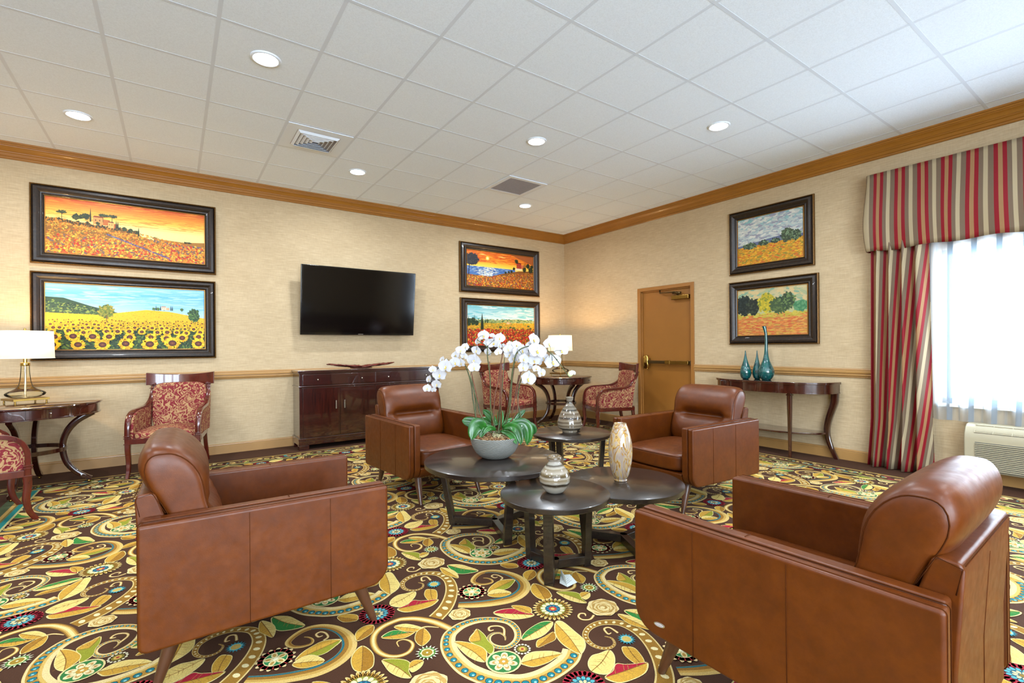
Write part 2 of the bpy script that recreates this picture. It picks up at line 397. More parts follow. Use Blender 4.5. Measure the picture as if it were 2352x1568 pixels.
def tag(o, label, cat, group=None):
    o['label'] = label; o['category'] = cat
    if group: o['group'] = group
    return o
def thing(name, label, cat, loc=(0, 0, 0), rz=0, group=None):
    o = bpy.data.objects.new(name, None); SC.collection.objects.link(o); o.empty_display_size = .1
    o.location = loc; o.rotation_euler = (0, 0, rz); return tag(o, label, cat, group)
def struct(o): o['kind'] = 'structure'; return o
def clone(root, loc, rz, label=None, skip=()):
    r = root.copy(); SC.collection.objects.link(r); r.location = loc; r.rotation_euler = (0, 0, rz)
    if label: r['label'] = label
    for ch in list(root.children):
        if ch.name.split('.')[0] in skip: continue
        c = ch.copy(); SC.collection.objects.link(c); c.parent = r
        for g in ch.children:
            d = g.copy(); SC.collection.objects.link(d); d.parent = c
    return r
def cat_rom(pts, k=5, closed=True):
    n_ = len(pts); out = []; D = len(pts[0])
    for i in range(n_ if closed else n_ - 1):
        if closed: p = [pts[(i + j) % n_] for j in (-1, 0, 1, 2)]
        else: p = [pts[max(0, i - 1)], pts[i], pts[i + 1], pts[min(n_ - 1, i + 2)]]
        for t in range(k):
            t /= k
            out.append(tuple(.5 * ((2 * p[1][d]) + (-p[0][d] + p[2][d]) * t + (2 * p[0][d] - 5 * p[1][d] + 4 * p[2][d] - p[3][d]) * t * t + (-p[0][d] + 3 * p[1][d] - 3 * p[2][d] + p[3][d]) * t ** 3) for d in range(D)))
    if not closed: out.append(tuple(pts[-1]))
    return out

class Art:
    """flat drawing: layered polygons in the plane, each a hair above the last"""
    def __init__(s, dz=1e-4): s.v = []; s.t = []; s.c = []; s.z = 0; s.dz = dz
    def lay(s): s.z += s.dz
    def poly(s, pts, c):
        if len(pts) < 3: return
        c = lin(c) if isinstance(c, str) else c
        k = len(s.v); s.v += [(p[0], p[1], s.z) for p in pts]
        if len(pts) <= 4: tr = [(0, i, i + 1) for i in range(1, len(pts) - 1)]
        else: tr = tessellate_polygon([[Vector((p[0], p[1], 0)) for p in pts]])
        for t in tr: s.t.append(tuple(k + i for i in t)); s.c.append(c)
    def disc(s, x, y, r, c, n=20, ry=None, a=0, wob=0, ph=0):
        pts = []
        for i in range(n):
            q = 2 * PI * i / n; k = 1 + wob * (cos(ph + q * 7))
            u, w = r * k * cos(q), (ry or r) * k * sin(q)
            pts.append((x + u * cos(a) - w * sin(a), y + u * sin(a) + w * cos(a)))
        s.poly(pts, c)
    def band(s, path, w, c, off=0.0, f=1.0):
        """ribbon; off in fractions of half width, f width factor"""
        n_ = len(path); L = []; R = []
        for i in range(n_):
            a, b = path[max(0, i - 1)], path[min(n_ - 1, i + 1)]
            dx, dy = b[0] - a[0], b[1] - a[1]; d = math.hypot(dx, dy) or 1; nx, ny = -dy / d, dx / d
            h = w[i] / 2; o = off * h
            L.append((path[i][0] + nx * (o + h * f), path[i][1] + ny * (o + h * f))); R.append((path[i][0] + nx * (o - h * f), path[i][1] + ny * (o - h * f)))
        c = lin(c) if isinstance(c, str) else c
        k = len(s.v); s.v += [(p[0], p[1], s.z) for q in zip(L, R) for p in q]
        for i in range(n_ - 1):
            a = k + 2 * i; s.t += [(a, a + 1, a + 3), (a, a + 3, a + 2)]; s.c += [c, c]
    def emit_to(s, V, T, Cc, fn, zk=1.0):
        k = len(V); V += [fn(p) for p in s.v]; T += [tuple(k + i for i in t) for t in s.t]; Cc += s.c

def color_mesh(me, first_tri, cols):
    """cols: one colour per polygon"""
    at = me.color_attributes.new('Col', 'FLOAT_COLOR', 'CORNER'); buf = []
    for c in cols: buf += list(c) * 3
    at.data.foreach_set('color', buf)

# ------------------------------------------------------------------ room shell
def wall_with_holes(name, axis, a0, a1, pos, th, holes):
    """axis 'x': wall lies along x at y=pos..pos+th ; holes (s0, s1, z0, z1)"""
    b = MB(); ZT = H + .12
    cuts = sorted(set([a0, a1] + [h[0] for h in holes] + [h[1] for h in holes]))
    for s0, s1 in zip(cuts[:-1], cuts[1:]):
        hs = [h for h in holes if h[0] <= s0 + 1e-6 and h[1] >= s1 - 1e-6]; z = -.1
        spans = []
        for h in sorted(hs, key=lambda q: q[2]):
            if h[2] > z + 1e-6: spans.append((z, h[2]))
            z = h[3]
        spans.append((z, ZT))
        for z0, z1 in spans:
            if axis == 'x': b.box(s0, s1, min(pos, pos + th), max(pos, pos + th), z0, z1)
            else: b.box(min(pos, pos + th), max(pos, pos + th), s0, s1, z0, z1)
    return struct(b.build(name, 'wallpaper', smooth=False))
DY0, DY1, DZ = 4.105, 5.006, 2.117
W1 = (-.62, 1.40, .70, 2.16)
WF_FILL = [(-3.6 + 2.4 * k - 1.0, -3.6 + 2.4 * k + 1.0, .35, 2.85) for k in range(3)]  # unseen rear openings, sized and placed to throw daylight on the ceiling
wall_with_holes('wall_back', 'x', X0, WX, WY, .16, [])
wall_with_holes('wall_right', 'y', Y0 - .16, WY + .16, WX, .16, [(DY0, DY1, -.1, DZ), W1])
wall_with_holes('wall_left', 'y', Y0 - .16, WY + .16, X0, -.16, [])
wall_with_holes('wall_front', 'x', X0, WX, Y0, -.16, WF_FILL)
# corner bead where the two papered walls meet is left as the meeting of the walls

cb = MB(); cb.box(X0, WX, Y0, WY, H, H + .1); cb.slot = 1
i = -12
while GX + i * TS < WX:
    x = GX + i * TS
    if x > X0: cb.box(x - .012, x + .012, Y0, WY, H - .0012, H + .01)
    i += 1
j = -11
while GY + j * TS < WY:
    y = GY + j * TS
    if y > Y0: cb.box(X0, WX, y - .012, y + .012, H - .0010, H + .01)
    j += 1
struct(cb.build('ceiling', ['ceiling_tile', 'tile_bar'], smooth=False))

def run_profile(name, mat, prof, wall, a0, a1, smooth=25):
    """prof: (distance from wall, z)"""
    b = MB()
    if wall == 'back': b.prism([(WY - d, z) for d, z in prof], a0, a1, 'x')
    elif wall == 'right':
        n_ = len(prof); b.prism([(WX - d, z) for d, z in prof], a0, a1, 'y')
    elif wall == 'left': b.prism([(X0 + d, z) for d, z in prof], a0, a1, 'y')
    else: b.prism([(Y0 + d, z) for d, z in prof], a0, a1, 'x')
    return struct(b.build(name, mat, smooth=smooth))
CR = [(0, 3.184), (.014, 3.184), (.020, 3.190), (.020, 3.204), (.030, 3.209), (.036, 3.222), (.040, 3.232), (.052, 3.240), (.054, 3.246), (.062, 3.250), (.070, 3.262), (.082, 3.276), (.098, 3.286), (.100, 3.292), (.108, 3.294), (.112, 3.302), (.112, 3.308), (.122, 3.312), (.122, 3.3274), (0, 3.3274)]
RAIL = [(0, .905), (.010, .905), (.014, .911), (.010, .918), (.014, .922), (.022, .926), (.024, .934), (.016, .944), (.016, .950), (.026, .954), (.028, .966), (.020, .974), (.020, .979), (.016, .984), (.018, .992), (.014, 1.002), (0, 1.005)]
BASE = [(0, 0), (.016, 0), (.016, .100), (.012, .104), (.015, .108), (.013, .118), (.006, .124), (0, .124)]
for w, a0, a1 in (('back', X0, WX), ('right', Y0, WY), ('left', Y0, WY), ('front', X0, WX)):
    run_profile('trim_crown_' + w, 'crown_paint', CR, w, a0, a1)
run_profile('trim_rail_back', 'trim_paint', RAIL, 'back', X0, WX); run_profile('baseboard_back', 'trim_paint', BASE, 'back', X0, WX)
run_profile('trim_rail_right', 'trim_paint', RAIL, 'right', DY1 + .052, WY); run_profile('trim_rail_right_window', 'trim_paint', RAIL, 'right', 1.66, DY0 - .052)
run_profile('baseboard_right', 'trim_paint', BASE, 'right', DY1 + .052, WY); run_profile('baseboard_right_window', 'trim_paint', BASE, 'right', Y0, DY0 - .052)

# ---- carpet
CELL = json.loads('''[["b","tube",[[856,326],[821,417],[769,489],[720,524],[686,534],[617,525],[566,490],[539,433],[534,368],[554,313],[593,282],[638,283],[670,316],[671,351],[651,378],[623,376],[617,341]],[40,42,40,36,34,34,32,30,28,26,24,22,18,14,10,8,5]],["b","bead",[[-541,-475],[-466,-425],[-401,-354],[-352,-277],[-323,-197],[-321,-132],[-338,-78],[-383,-39],[-430,-23],[-487,-29],[-534,-61],[-552,-114],[-541,-156],[-508,-180],[-471,-173],[-452,-139],[-466,-111]],[75,72,68,64,58,52,46,40,35,30,26,22,18,15,12,9,5]],["b","gold",[[-400,-437],[-325,-485],[-241,-522],[-150,-542],[-68,-518],[-15,-461],[-1,-382],[-21,-301],[-68,-239],[-126,-216],[-182,-235],[-221,-275],[-212,-317],[-180,-340],[-143,-343],[-130,-320],[-138,-292],[-156,-274]],[50,58,64,68,68,64,56,46,38,32,28,26,20,16,13,11,8,5]],["b","teal",[[276,-105],[228,-137],[167,-152],[107,-157],[47,-152],[-7,-133],[-50,-100],[-90,-59],[-119,-8],[-141,52],[-147,119],[-143,182],[-126,240],[-93,290],[-54,312],[-11,325],[42,323],[89,307],[139,273],[173,227],[178,178],[162,129],[132,93],[95,75],[61,75],[36,96],[24,128],[30,160],[52,183],[78,186],[99,171],[101,140],[87,116]],[84,84,84,84,84,84,84,84,82,80,76,72,66,60,54,50,46,42,38,35,33,31,29,27,25,23,21,19,17,14,11,8,5]],["b","curl",[[102,148],[129,189],[124,219],[97,238],[78,235],[70,215],[88,210]],[12,10,10,10,10,10,5]],["b","curl",[[-386,36],[-425,21],[-455,39],[-455,67],[-431,83],[-413,70],[-423,53]],[12,10,10,10,10,10,5]],["b","curl",[[-401,-128],[-401,-79],[-428,-71],[-442,-107],[-424,-110]],[12,10,10,10,5]],["b","curl",[[-92,-350],[-70,-336],[-72,-299],[-88,-277],[-108,-285],[-104,-311],[-86,-312]],[12,10,10,10,10,10,5]],["b","curl",[[-180,414],[-145,409],[-104,371]],[12,10,5]],["l",[[-43,196],[-27,225],[4,245],[32,260],[36,204],[25,155],[23,109],[3,78],[-18,74],[-21,126]],3,"g","o"],["l",[[-97,235],[-68,218],[-37,176],[-18,131],[-20,95],[-39,64],[-59,43],[-83,68],[-99,115],[-103,178]],6,"g","c"],["l",[[52,-44],[92,-16],[131,-15],[162,-30],[203,-59],[225,-98],[182,-103],[139,-107],[79,-94],[56,-64]],5,"c","g"],["l",[[297,41],[269,-6],[219,-10],[166,-6],[194,32],[240,36]],3,"d","g"],["l",[[342,106],[298,133],[220,123],[168,101],[145,76],[181,50],[244,46],[313,73]],4,"e","c"],["l",[[347,93],[380,79],[374,-15],[366,-76],[338,-119],[285,-145],[269,-100],[268,-37],[292,28]],5,"c","g"],["l",[[158,325],[208,329],[267,296],[302,231],[309,196],[274,193],[212,219],[178,261]],4,"r","c"],["l",[[263,325],[302,305],[331,255],[302,216],[271,263]],3,"g","g"],["l",[[495,436],[513,360],[492,289],[468,269],[435,269],[415,307],[424,371],[453,417]],4,"d","g"],["l",[[-444,-218],[-426,-248],[-454,-316],[-488,-339],[-503,-311],[-497,-253],[-468,-209]],3,"g","g"],["l",[[400,-195],[389,-234],[347,-273],[294,-295],[265,-283],[246,-246],[266,-204],[312,-178],[350,-185]],5,"c","c"],["l",[[-661,-297],[-610,-289],[-564,-266],[-537,-290],[-501,-311],[-456,-336],[-510,-371],[-589,-367],[-643,-346]],5,"r","g"],["l",[[4,-201],[40,-195],[87,-238],[77,-284],[39,-278],[11,-253]],3,"g","d"],["l",[[123,-376],[109,-354],[70,-354],[34,-384],[21,-443],[62,-442],[103,-418]],4,"g","d"],["l",[[-268,495],[-215,485],[-171,424],[-176,403],[-209,403],[-252,446]],3,"c","g"],["l",[[576,444],[619,466],[655,456],[694,405],[718,395],[664,380],[615,403]],4,"e","g"],["l",[[-163,406],[-159,351],[-175,310],[-225,287],[-232,343],[-200,397]],3,"g","d"],["l",[[527,296],[566,278],[605,240],[612,203],[590,169],[582,126],[550,149],[526,202],[522,255]],5,"o","c"],["l",[[-259,196],[-285,164],[-324,156],[-325,187],[-310,214],[-285,221]],3,"c","g"],["l",[[-223,-426],[-190,-390],[-144,-367],[-89,-356],[-28,-393],[-62,-427],[-113,-452],[-162,-444],[-192,-435]],4,"g","o"],["l",[[225,482],[265,505],[303,498],[328,460],[336,425],[301,415],[256,428],[230,454]],4,"c","g"],["l",[[-244,-22],[-184,-55],[-153,-119],[-134,-192],[-200,-186],[-247,-152],[-256,-77]],3,"c","e"],["l",[[-294,-26],[-255,-75],[-247,-138],[-269,-201],[-293,-162],[-313,-109]],3,"c","g"],["f","medal",[0,1],72],["f","daisy",[108,21],36],["f","sun",[410,184],98],["f","rose",[-307,53],78],["f","rose",[24,404],52],["f","burstw",[-226,232],50],["f","burstt",[-409,-184],40],["f","redrim",[165,-291],84],["f","cross",[-285,-372],78]]''')
COLS = {'c': '#DDC26E', 'g': '#C2942F', 'd': '#9C6C16', 'o': '#8C8E20', 'e': '#2B7A30', 'r': '#A3142A'}
GROUND = '#472812'
A = Art(2.6e-5)
def sm(pts, k=4, closed=True): return cat_rom([(x / 1000, y / 1000) for x, y in pts], k, closed)
def band_el(kind, pts, w):
    p = cat_rom([(x / 1000, y / 1000, ww / 1000) for (x, y), ww in zip(pts, w)], 5, False)
    path = [(q[0], q[1]) for q in p]; ww = [q[2] for q in p]
    A.lay()
    if kind == 'tube':
        for f, c in ((1, '#7A5318'), (.82, '#A97C2C'), (.58, '#CBA556'), (.3, '#E2CB8A')): A.lay(); A.band(path, ww, c, 0, f)
    elif kind == 'gold':
        A.band(path, ww, '#D3B266'); A.lay(); A.band(path, ww, '#C29A48', .25, .62); A.lay(); A.band(path, ww, '#93661E', .5, .4); A.lay(); A.band(path[:45], ww[:45], '#23656B', .82, .16)
    elif kind == 'curl': A.band(path, ww, '#C79F55'); A.lay(); A.band(path, ww, '#E2CD94', 0, .45)
    elif kind == 'bead':
        A.band(path, ww, '#D6BC78'); A.lay(); A.band(path, ww, '#946A1E', 0, .8); A.lay(); acc = 0; nxt = .02
        for i in range(1, len(path)):
            acc += math.dist(path[i], path[i - 1])
            if acc > nxt:
                A.disc(path[i][0], path[i][1], ww[i] * .24, '#E3D49E', 9, ww[i] * .17, a=math.atan2(path[i][1] - path[i - 1][1], path[i][0] - path[i - 1][0]) + 1.2); nxt = acc + max(ww[i] * .62, .008)
    else:
        A.band(path, ww, '#C9A653'); A.lay(); A.band(path, ww, '#A87E2C', .35, .5); A.lay(); A.band(path, ww, '#DCC488', -.72, .28); A.lay(); A.band(path, ww, '#DCC488', .86, .12); A.lay(); acc = 0; nxt = .02; L1 = []
        for i in range(1, len(path)):
            acc += math.dist(path[i], path[i - 1])
            if acc > nxt:
                dx, dy = path[i][0] - path[i - 1][0], path[i][1] - path[i - 1][1]; d = math.hypot(dx, dy); o = .25 * ww[i] / 2
                L1.append((path[i][0] - dy / d * o, path[i][1] + dx / d * o, ww[i])); nxt = acc + max(ww[i] * .36, .008)
        for x, y, w_ in L1: A.disc(x, y, w_ * .19, '#0E3A40', 9)
        A.lay()
        for x, y, w_ in L1: A.disc(x, y, w_ * .155, '#12737C', 9)
        A.lay()
        for x, y, w_ in L1: A.disc(x, y - w_ * .06, w_ * .07, '#8CC3BC', 6)
def leaf_el(pts, nt, c1, c2):
    p = sm(pts, 4); t0 = Vector(p[0]); t1 = Vector(p[(nt * 4) % len(p)])
    cx = sum(q[0] for q in p) / len(p); cy = sum(q[1] for q in p) / len(p)
    sc = lambda k: [(cx + (q[0] - cx) * k, cy + (q[1] - cy) * k) for q in p]
    A.lay(); A.poly(sc(1.0), '#E0CE88'); A.lay(); q = sc(.93); A.poly(q, COLS[c1])
    k = (nt * 4) % len(p); mid = Vector((cx, cy)) * .8 + (t0 + t1) * .1
    half = q[k:] + [q[0]]
    A.lay(); A.poly(half + [tuple(Vector(q[0]) * .5 + mid * .5), tuple(mid), tuple(mid * .5 + Vector(q[k]) * .5)], COLS[c2])
    A.lay(); ribs = [tuple(t0), tuple(mid), tuple(t1)]
    A.band(cat_rom(ribs, 4, False), [.0035] * 9, '#8A5E1E')
    d = (t1 - t0); L = d.length; nrm = Vector((-d.y, d.x)) / (L or 1)
    for s_ in (.25, .42, .58, .75):
        b0 = t0 * (1 - s_) + t1 * s_; b0 = b0 * .6 + mid * .4 if .3 < s_ < .7 else b0
        for sg in (-1, 1):
            e = b0 + nrm * sg * L * .16 + d * .09; A.band([tuple(b0), tuple(e)], [.0028, .001], '#A27734')
def petals(x, y, r0, r1, n_, c, ph=0, w=.9):
    for i in range(n_):
        a = ph + 2 * PI * i / n_; rm = (r0 + r1) / 2
        A.disc(x + rm * cos(a), y + rm * sin(a), (r1 - r0) / 2, c, 9, rm * PI / n_ * w, a)
def flower_el(k, x, y, r):
    x /= 1000; y /= 1000; r /= 1000; A.lay()
    if k == 'medal':
        A.disc(x, y, r, '#DCC788'); A.lay(); A.disc(x, y, r * .9, '#2C7034'); A.lay(); petals(x, y, r * .22, r * .82, 7, '#DDCD9A'); A.lay(); petals(x, y, r * .3, r * .66, 7, '#B58B48', w=.6); A.lay(); petals(x, y, r * .2, r * .52, 7, '#E0D2A0', w=.6); A.lay(); A.disc(x, y, r * .28, '#B98B30', 12); A.lay(); A.disc(x, y, r * .1, '#E4D9A8', 6)
    elif k == 'daisy':
        petals(x, y, r * .72, r, 14, '#E2D8B2', w=.8); A.lay(); A.disc(x, y, r * .62, '#7B6E24', 16); A.lay(); A.disc(x, y, r * .4, '#C7A04A', 12); A.lay(); A.disc(x, y, r * .18, '#9C2A22', 8)
    elif k == 'sun':
        A.disc(x, y, r * .8, '#8C6420', 28); petals(x, y, r * .55, r, 26, '#D9BD74', w=.82); A.lay(); petals(x, y, r * .6, r * .9, 26, '#A87B2C', w=.42); A.lay(); A.disc(x, y, r * .62, '#8B8A34', 24); A.lay(); petals(x, y, r * .34, r * .6, 13, '#E0D4A4', w=.88); A.lay(); A.disc(x, y, r * .37, '#174C66', 18); A.lay(); petals(x, y, r * .18, r * .34, 9, '#2B7E8A', w=.5); A.lay(); A.disc(x, y, r * .2, '#B4392A', 12); A.lay(); A.disc(x, y, r * .1, '#D8B24A', 8)
    elif k == 'rose':
        cs = ['#DCC68A', '#B8934C', '#D8C084', '#A98540', '#D9C184', '#B8934C', '#DEC98C', '#A88340', '#DDC88A']
        for i, c in enumerate(cs): A.disc(x + .04 * r * sin(i * 2.1), y + .04 * r * cos(i * 1.7), r * (1 - .105 * i), c, 28, r * (1 - .105 * i) * .93, i * .8, .055, i); A.lay()
    elif k == 'burstw':
        for i in range(16):
            a = 2 * PI * i / 16; A.poly([(x + .6 * r * cos(a - .18), y + .6 * r * sin(a - .18)), (x + r * cos(a), y + r * sin(a)), (x + .6 * r * cos(a + .18), y + .6 * r * sin(a + .18))], '#E2E0BC')
        A.lay(); A.disc(x, y, r * .7, '#4E7A34', 16); A.lay(); A.disc(x, y, r * .56, '#D9D6A0', 16, wob=.1); A.lay(); A.disc(x, y, r * .44, '#9A7A1E', 16); A.lay(); A.disc(x, y, r * .1, '#E4E0B0', 6)
    elif k == 'burstt':
        for i in range(16):
            a = 2 * PI * i / 16; A.poly([(x + .6 * r * cos(a - .19), y + .6 * r * sin(a - .19)), (x + r * cos(a), y + r * sin(a)), (x + .6 * r * cos(a + .19), y + .6 * r * sin(a + .19))], '#2D8E9A')
        A.lay(); A.disc(x, y, r * .74, '#1D7480', 16); A.lay(); A.disc(x, y, r * .62, '#7FB9AE', 16, wob=.12); A.lay(); A.disc(x, y, r * .48, '#C2A552', 16)
    elif k == 'redrim':
        A.disc(x, y, r * .98, '#A01A2C', 28); petals(x, y, r * .66, r, 24, '#D68C5A', w=.72); A.lay(); A.disc(x, y, r * .66, '#47161A', 24); A.lay(); petals(x, y, r * .36, r * .62, 14, '#4FA3A8', w=.85); A.lay(); A.disc(x, y, r * .42, '#1C5A68', 18); A.lay(); petals(x, y, r * .16, r * .38, 9, '#D8C88C', w=.8); A.lay(); A.disc(x, y, r * .14, '#8A6A20', 8)
    elif k == 'cross':
        A.disc(x, y, r * .85, '#9E2A28', 24); petals(x, y, r * .5, r, 15, '#D9BE86', w=.86); A.lay(); A.disc(x, y, r * .6, '#D9C78C', 24); A.lay(); A.disc(x, y, r * .55, '#2C7A44', 24); A.lay(); petals(x, y, r * .08, r * .6, 5, '#DCCB92', .3, w=.78); A.lay(); petals(x, y, r * .2, r * .5, 5, '#B18A3C', .3, w=.4); A.lay(); A.disc(x, y, r * .13, '#E0DCB4', 10)
for e in CELL:
    if e[0] == 'b': band_el(e[1], e[2], e[3])
for e in CELL:
    if e[0] == 'l': leaf_el(e[1], e[2], e[3], e[4])
for e in CELL:
    if e[0] == 'f': flower_el(e[1], e[2][0], e[2][1], e[3])
V, T, CC = [], [], []
V += [(X0, Y0, 0), (WX, Y0, 0), (WX, WY, 0), (X0, WY, 0)]; T += [(0, 1, 2), (0, 2, 3)]; CC += [lin(GROUND)] * 2
FX0, FX1, FY1 = -1.09, 5.36, 6.06
for jj in range(-3, 8):
    for ii in range(-8, 10):
        ox, oy = 1.074 + ii * .921 + jj * .4605, 1.604 - ii * .004 + jj * .925
        if ox < FX0 - .45 or ox > FX1 + .5 or oy > FY1 + .45 or oy < -.6: continue
        if abs(ox) < .6 and oy < .2: continue
        A.emit_to(V, T, CC, lambda p: (p[0] + ox, p[1] + oy, p[2] + .0002))
ZB = A.z + .0006
B = Art(4e-5); B.z = ZB
def rect(x0, x1, y0, y1, c): B.poly([(x0, y0), (x1, y0), (x1, y1), (x0, y1)], c)
rect(X0 + .02, FX0, Y0, FY1, GROUND); rect(X0 + .02, WX - .01, FY1, WY - .01, GROUND); rect(FX1, WX - .01, Y0, FY1, GROUND); B.lay()
# border lines
for a, b_, c in ((0, .016, '#A88A42'), (.024, .034, '#C4A860'), (.20, .212, '#C4A860'), (.22, .234, '#8C9A5A')):
    rect(X0 + .02, 5.60 - a, 6.29 - b_, 6.29 - a, c); rect(5.60 - b_, 5.60 - a, Y0, 6.29 - a, c)
B.lay(); R_ = random.Random(5)
def bleaf(x, y, L, w, a, c):
    ca, sa = cos(a), sin(a); B.poly([(x + u * ca - v * sa, y + u * sa + v * ca) for u, v in ((0, 0), (L * .3, w), (L * .7, w * .8), (L, 0), (L * .7, -w * .8), (L * .3, -w))], c)
cl = ['#C9AC66', '#DCC788', '#8E9A3A', '#8A2430', '#B58A3C', '#D8C48A', '#3F8A88']
def border_run(f, L0, L1):
    t = L0
    while t < L1:
        for q in range(3):
            x, y = f(t + R_.uniform(-.03, .03), .10 + R_.uniform(-.05, .05) + .02)
            bleaf(x, y, R_.uniform(.05, .09), R_.uniform(.012, .022), R_.uniform(-PI, PI), R_.choice(cl))
        x, y = f(t + .05, .115); B.disc(x, y, .03, '#C9AC66', 12); B.z += 4e-5; B.disc(x, y, .016, R_.choice(['#8A2430', '#3F8A88', '#8A6420']), 10); B.z -= 4e-5
        t += .115
border_run(lambda t, d: (t, 6.29 - d), -1.6, 5.5); border_run(lambda t, d: (5.60 - d, t), -.3, 6.1)
B.lay(); B.lay()
for x0, x1, c in ((-1.16, -1.095, '#4E5A3A'), (-1.095, -1.07, '#C09A50'), (-1.07, -1.055, '#7A6A30'), (-1.055, -1.02, '#137A74'), (-1.02, -1.005, '#B9B074')): rect(x0, x1, 1.5, 6.05, c)
B.emit_to(V, T, CC, lambda p: p)
me = bpy.data.meshes.new('floor'); me.from_pydata(V, [], T); me.materials.append(MT['carpet_dye']); color_mesh(me, 0, CC)
floor = bpy.data.objects.new('floor', me); SC.collection.objects.link(floor); struct(floor)

# ---- door
d = MB(); d.box(WX + .035, WX + .08, DY0 + .004, DY1 - .004, .008, DZ - .004); d1 = struct(d.build('door_1', 'door_paint', smooth=False))
f = MB()
for s0, s1, z0, z1 in ((DY0 - .05, DY0, 0, DZ + .05), (DY1, DY1 + .05, 0, DZ + .05), (DY0, DY1, DZ, DZ + .05)): f.box(WX - .014, WX + .002, s0, s1, z0, z1)
for s0, s1, z0, z1 in ((DY0, DY0 + .004, 0, DZ), (DY1 - .004, DY1, 0, DZ), (DY0, DY1, DZ - .004, DZ)): f.box(WX - .014, WX + .16, s0, s1, z0, z1)
for s0, s1, z0, z1 in ((DY1 - .022, DY1 - .004, 0, DZ), (DY0 + .004, DY0 + .022, 0, DZ), (DY0, DY1, DZ - .022, DZ - .004)): f.box(WX + .014, WX + .033, s0, s1, z0, z1)
f.build('door_frame', 'door_frame_paint', d1, smooth=False, bev=.002)
pb = MB(); pb.box(WX - .045, WX - .012, 4.13, 4.90, 1.000, 1.045); pb.build('panic_bar', 'bronze_bar', d1, bev=.006, smooth=40)
pp = MB(); pp.box(WX - .05, WX - .012, 4.44, 4.53, .994, 1.052); pp.box(WX - .05, WX - .01, 4.13, 4.44, .998, 1.047); pp.build('bar_plate', 'brass', d1, bev=.004, smooth=40)
pe = MB(); pe.pillow(.032, .045, .11, 4, 10, M=Matrix.Translation((WX - .02, 4.885, 1.02))); pe.box(WX - .02, WX + .036, 4.86, 4.91, .96, 1.08); pe.build('bar_end_cap', 'polished_brass', d1)
pe2 = MB(); pe2.box(WX - .015, WX + .036, 4.12, 4.17, .99, 1.05); pe2.build('hinge_bracket', 'bronze_bar', d1, bev=.004)
cl1 = MB(); cl1.box(WX - .03, WX + .034, 4.13, 4.42, 1.94, 2.0); clo = cl1.build('door_closer', 'brass', d1, bev=.008, smooth=40)
ca = MB(); ca.tube([(WX - .005, 4.32, 2.0), (WX - .01, 4.32, 2.045), (WX - .04, 4.36, 2.05), (WX - .02, 4.62, 2.06), (WX + .0, 4.64, 2.10)], .012); ca.box(WX - .03, WX + .01, 4.27, 4.40, 2.02, 2.05); ca.build('closer_arm', 'bronze_bar', clo)

# ---- right wall window; rear windows enlarged, one added, to brighten the ceiling
def window(name, axis, s0, s1, z0, z1, pos, out):
    b = MB(); m_ = []
    fr = .045
    def bx(a0, a1, zz0, zz1, p0, p1):
        if axis == 'y': b.box(min(p0, p1), max(p0, p1), a0, a1, zz0, zz1)
        else: b.box(a0, a1, min(p0, p1), max(p0, p1), zz0, zz1)
    p0, p1 = pos + out * .06, pos + out * .11
    bx(s0, s0 + fr, z0, z1, p0, p1); bx(s1 - fr, s1, z0, z1, p0, p1); bx(s0, s1, z0, z0 + fr, p0, p1); bx(s0, s1, z1 - fr, z1, p0, p1)
    mid = (s0 + s1) / 2; bx(mid - .025, mid + .025, z0, z1, p0, p1)
    o = struct(b.build(name, 'outside_frame', smooth=False))
    g = MB(); b = g; bx(s0 + fr, s1 - fr, z0 + fr, z1 - fr, pos + out * .083, pos + out * .087); g.build('window_pane', 'window_glass', o, smooth=False)
    q = MB(); b = q; bx(s0 - .02, s1 + .02, z0 - .03, z0, pos - out * .03, pos + out * .06); q.build('window_sill', 'sill_white', o, smooth=False)
window('window_1', 'y', *W1, WX, 1)
for k, w in enumerate(WF_FILL): window('window_%d' % (k + 2), 'x', *w, Y0, -1)

# ------------------------------------------------------------------ ceiling fixtures
def downlight(i, j, label, power=1.0):
    x, y = GX + i * TS, GY + j * TS
    t = thing('recessed_downlight', label, 'ceiling light', (x, y, H), 0, 'recessed ceiling downlights')
    b = MB(); b.lathe([(.078, -.001), (.078, -.007), (.086, -.009), (.096, -.007), (.100, -.001), (.100, .004)], 40); b.build('trim_ring', 'white_metal', t)
    g = MB(); g.lathe([(0.0001, -.0035), (.03, -.0035), (.06, -.003), (.078, -.002)], 32); g.build('lamp_lens', 'downlight_glow', t)
    l = bpy.data.lights.new('downlight_lamp', 'AREA'); l.shape = 'DISK'; l.size = .15; l.energy = DOWN_W * power; l.color = (.84, .92, 1.0); l.spread = math.radians(165)
    lo = bpy.data.objects.new('downlight_lamp', l); SC.collection.objects.link(lo); lo.parent = t; lo.location = (0, 0, -.012)
    return t
downlight(-2.5, 2.5, 'round recessed ceiling light nearest the viewer, largest in view, above the front left armchair')
downlight(-4.5, 5.5, 'round recessed ceiling light farthest left, above the two long framed landscapes')
downlight(-.5, 5.5, 'round recessed ceiling light above the black television')
downlight(1.5, 2.5, 'round recessed ceiling light in the middle of the ceiling, nearer than the square return grille')
downlight(3.5, .5, 'round recessed ceiling light nearest the right wall with the door and framed pictures')
downlight(3.5, 5.5, 'small round recessed ceiling light in the far corner beyond the square return grille')
for k, (i, j) in enumerate([(-6.5, 2.5), (-4.5, -1.5), (-.5, -1.5), (3.5, -3.5), (-2.5, -5.5), (1.5, -5.5), (-6.5, -5.5), (5.5, -6.5), (-8.5, -1.5), (-8.5, 5.5), (-9.5, -6.5), (-4.5, -8.5), (-.5, -8.5)]):
    downlight(i, j, 'added round recessed ceiling light out of view, continuing the ceiling pattern for fill light')  # unseen downlights, added along the visible pattern to fill the room with light

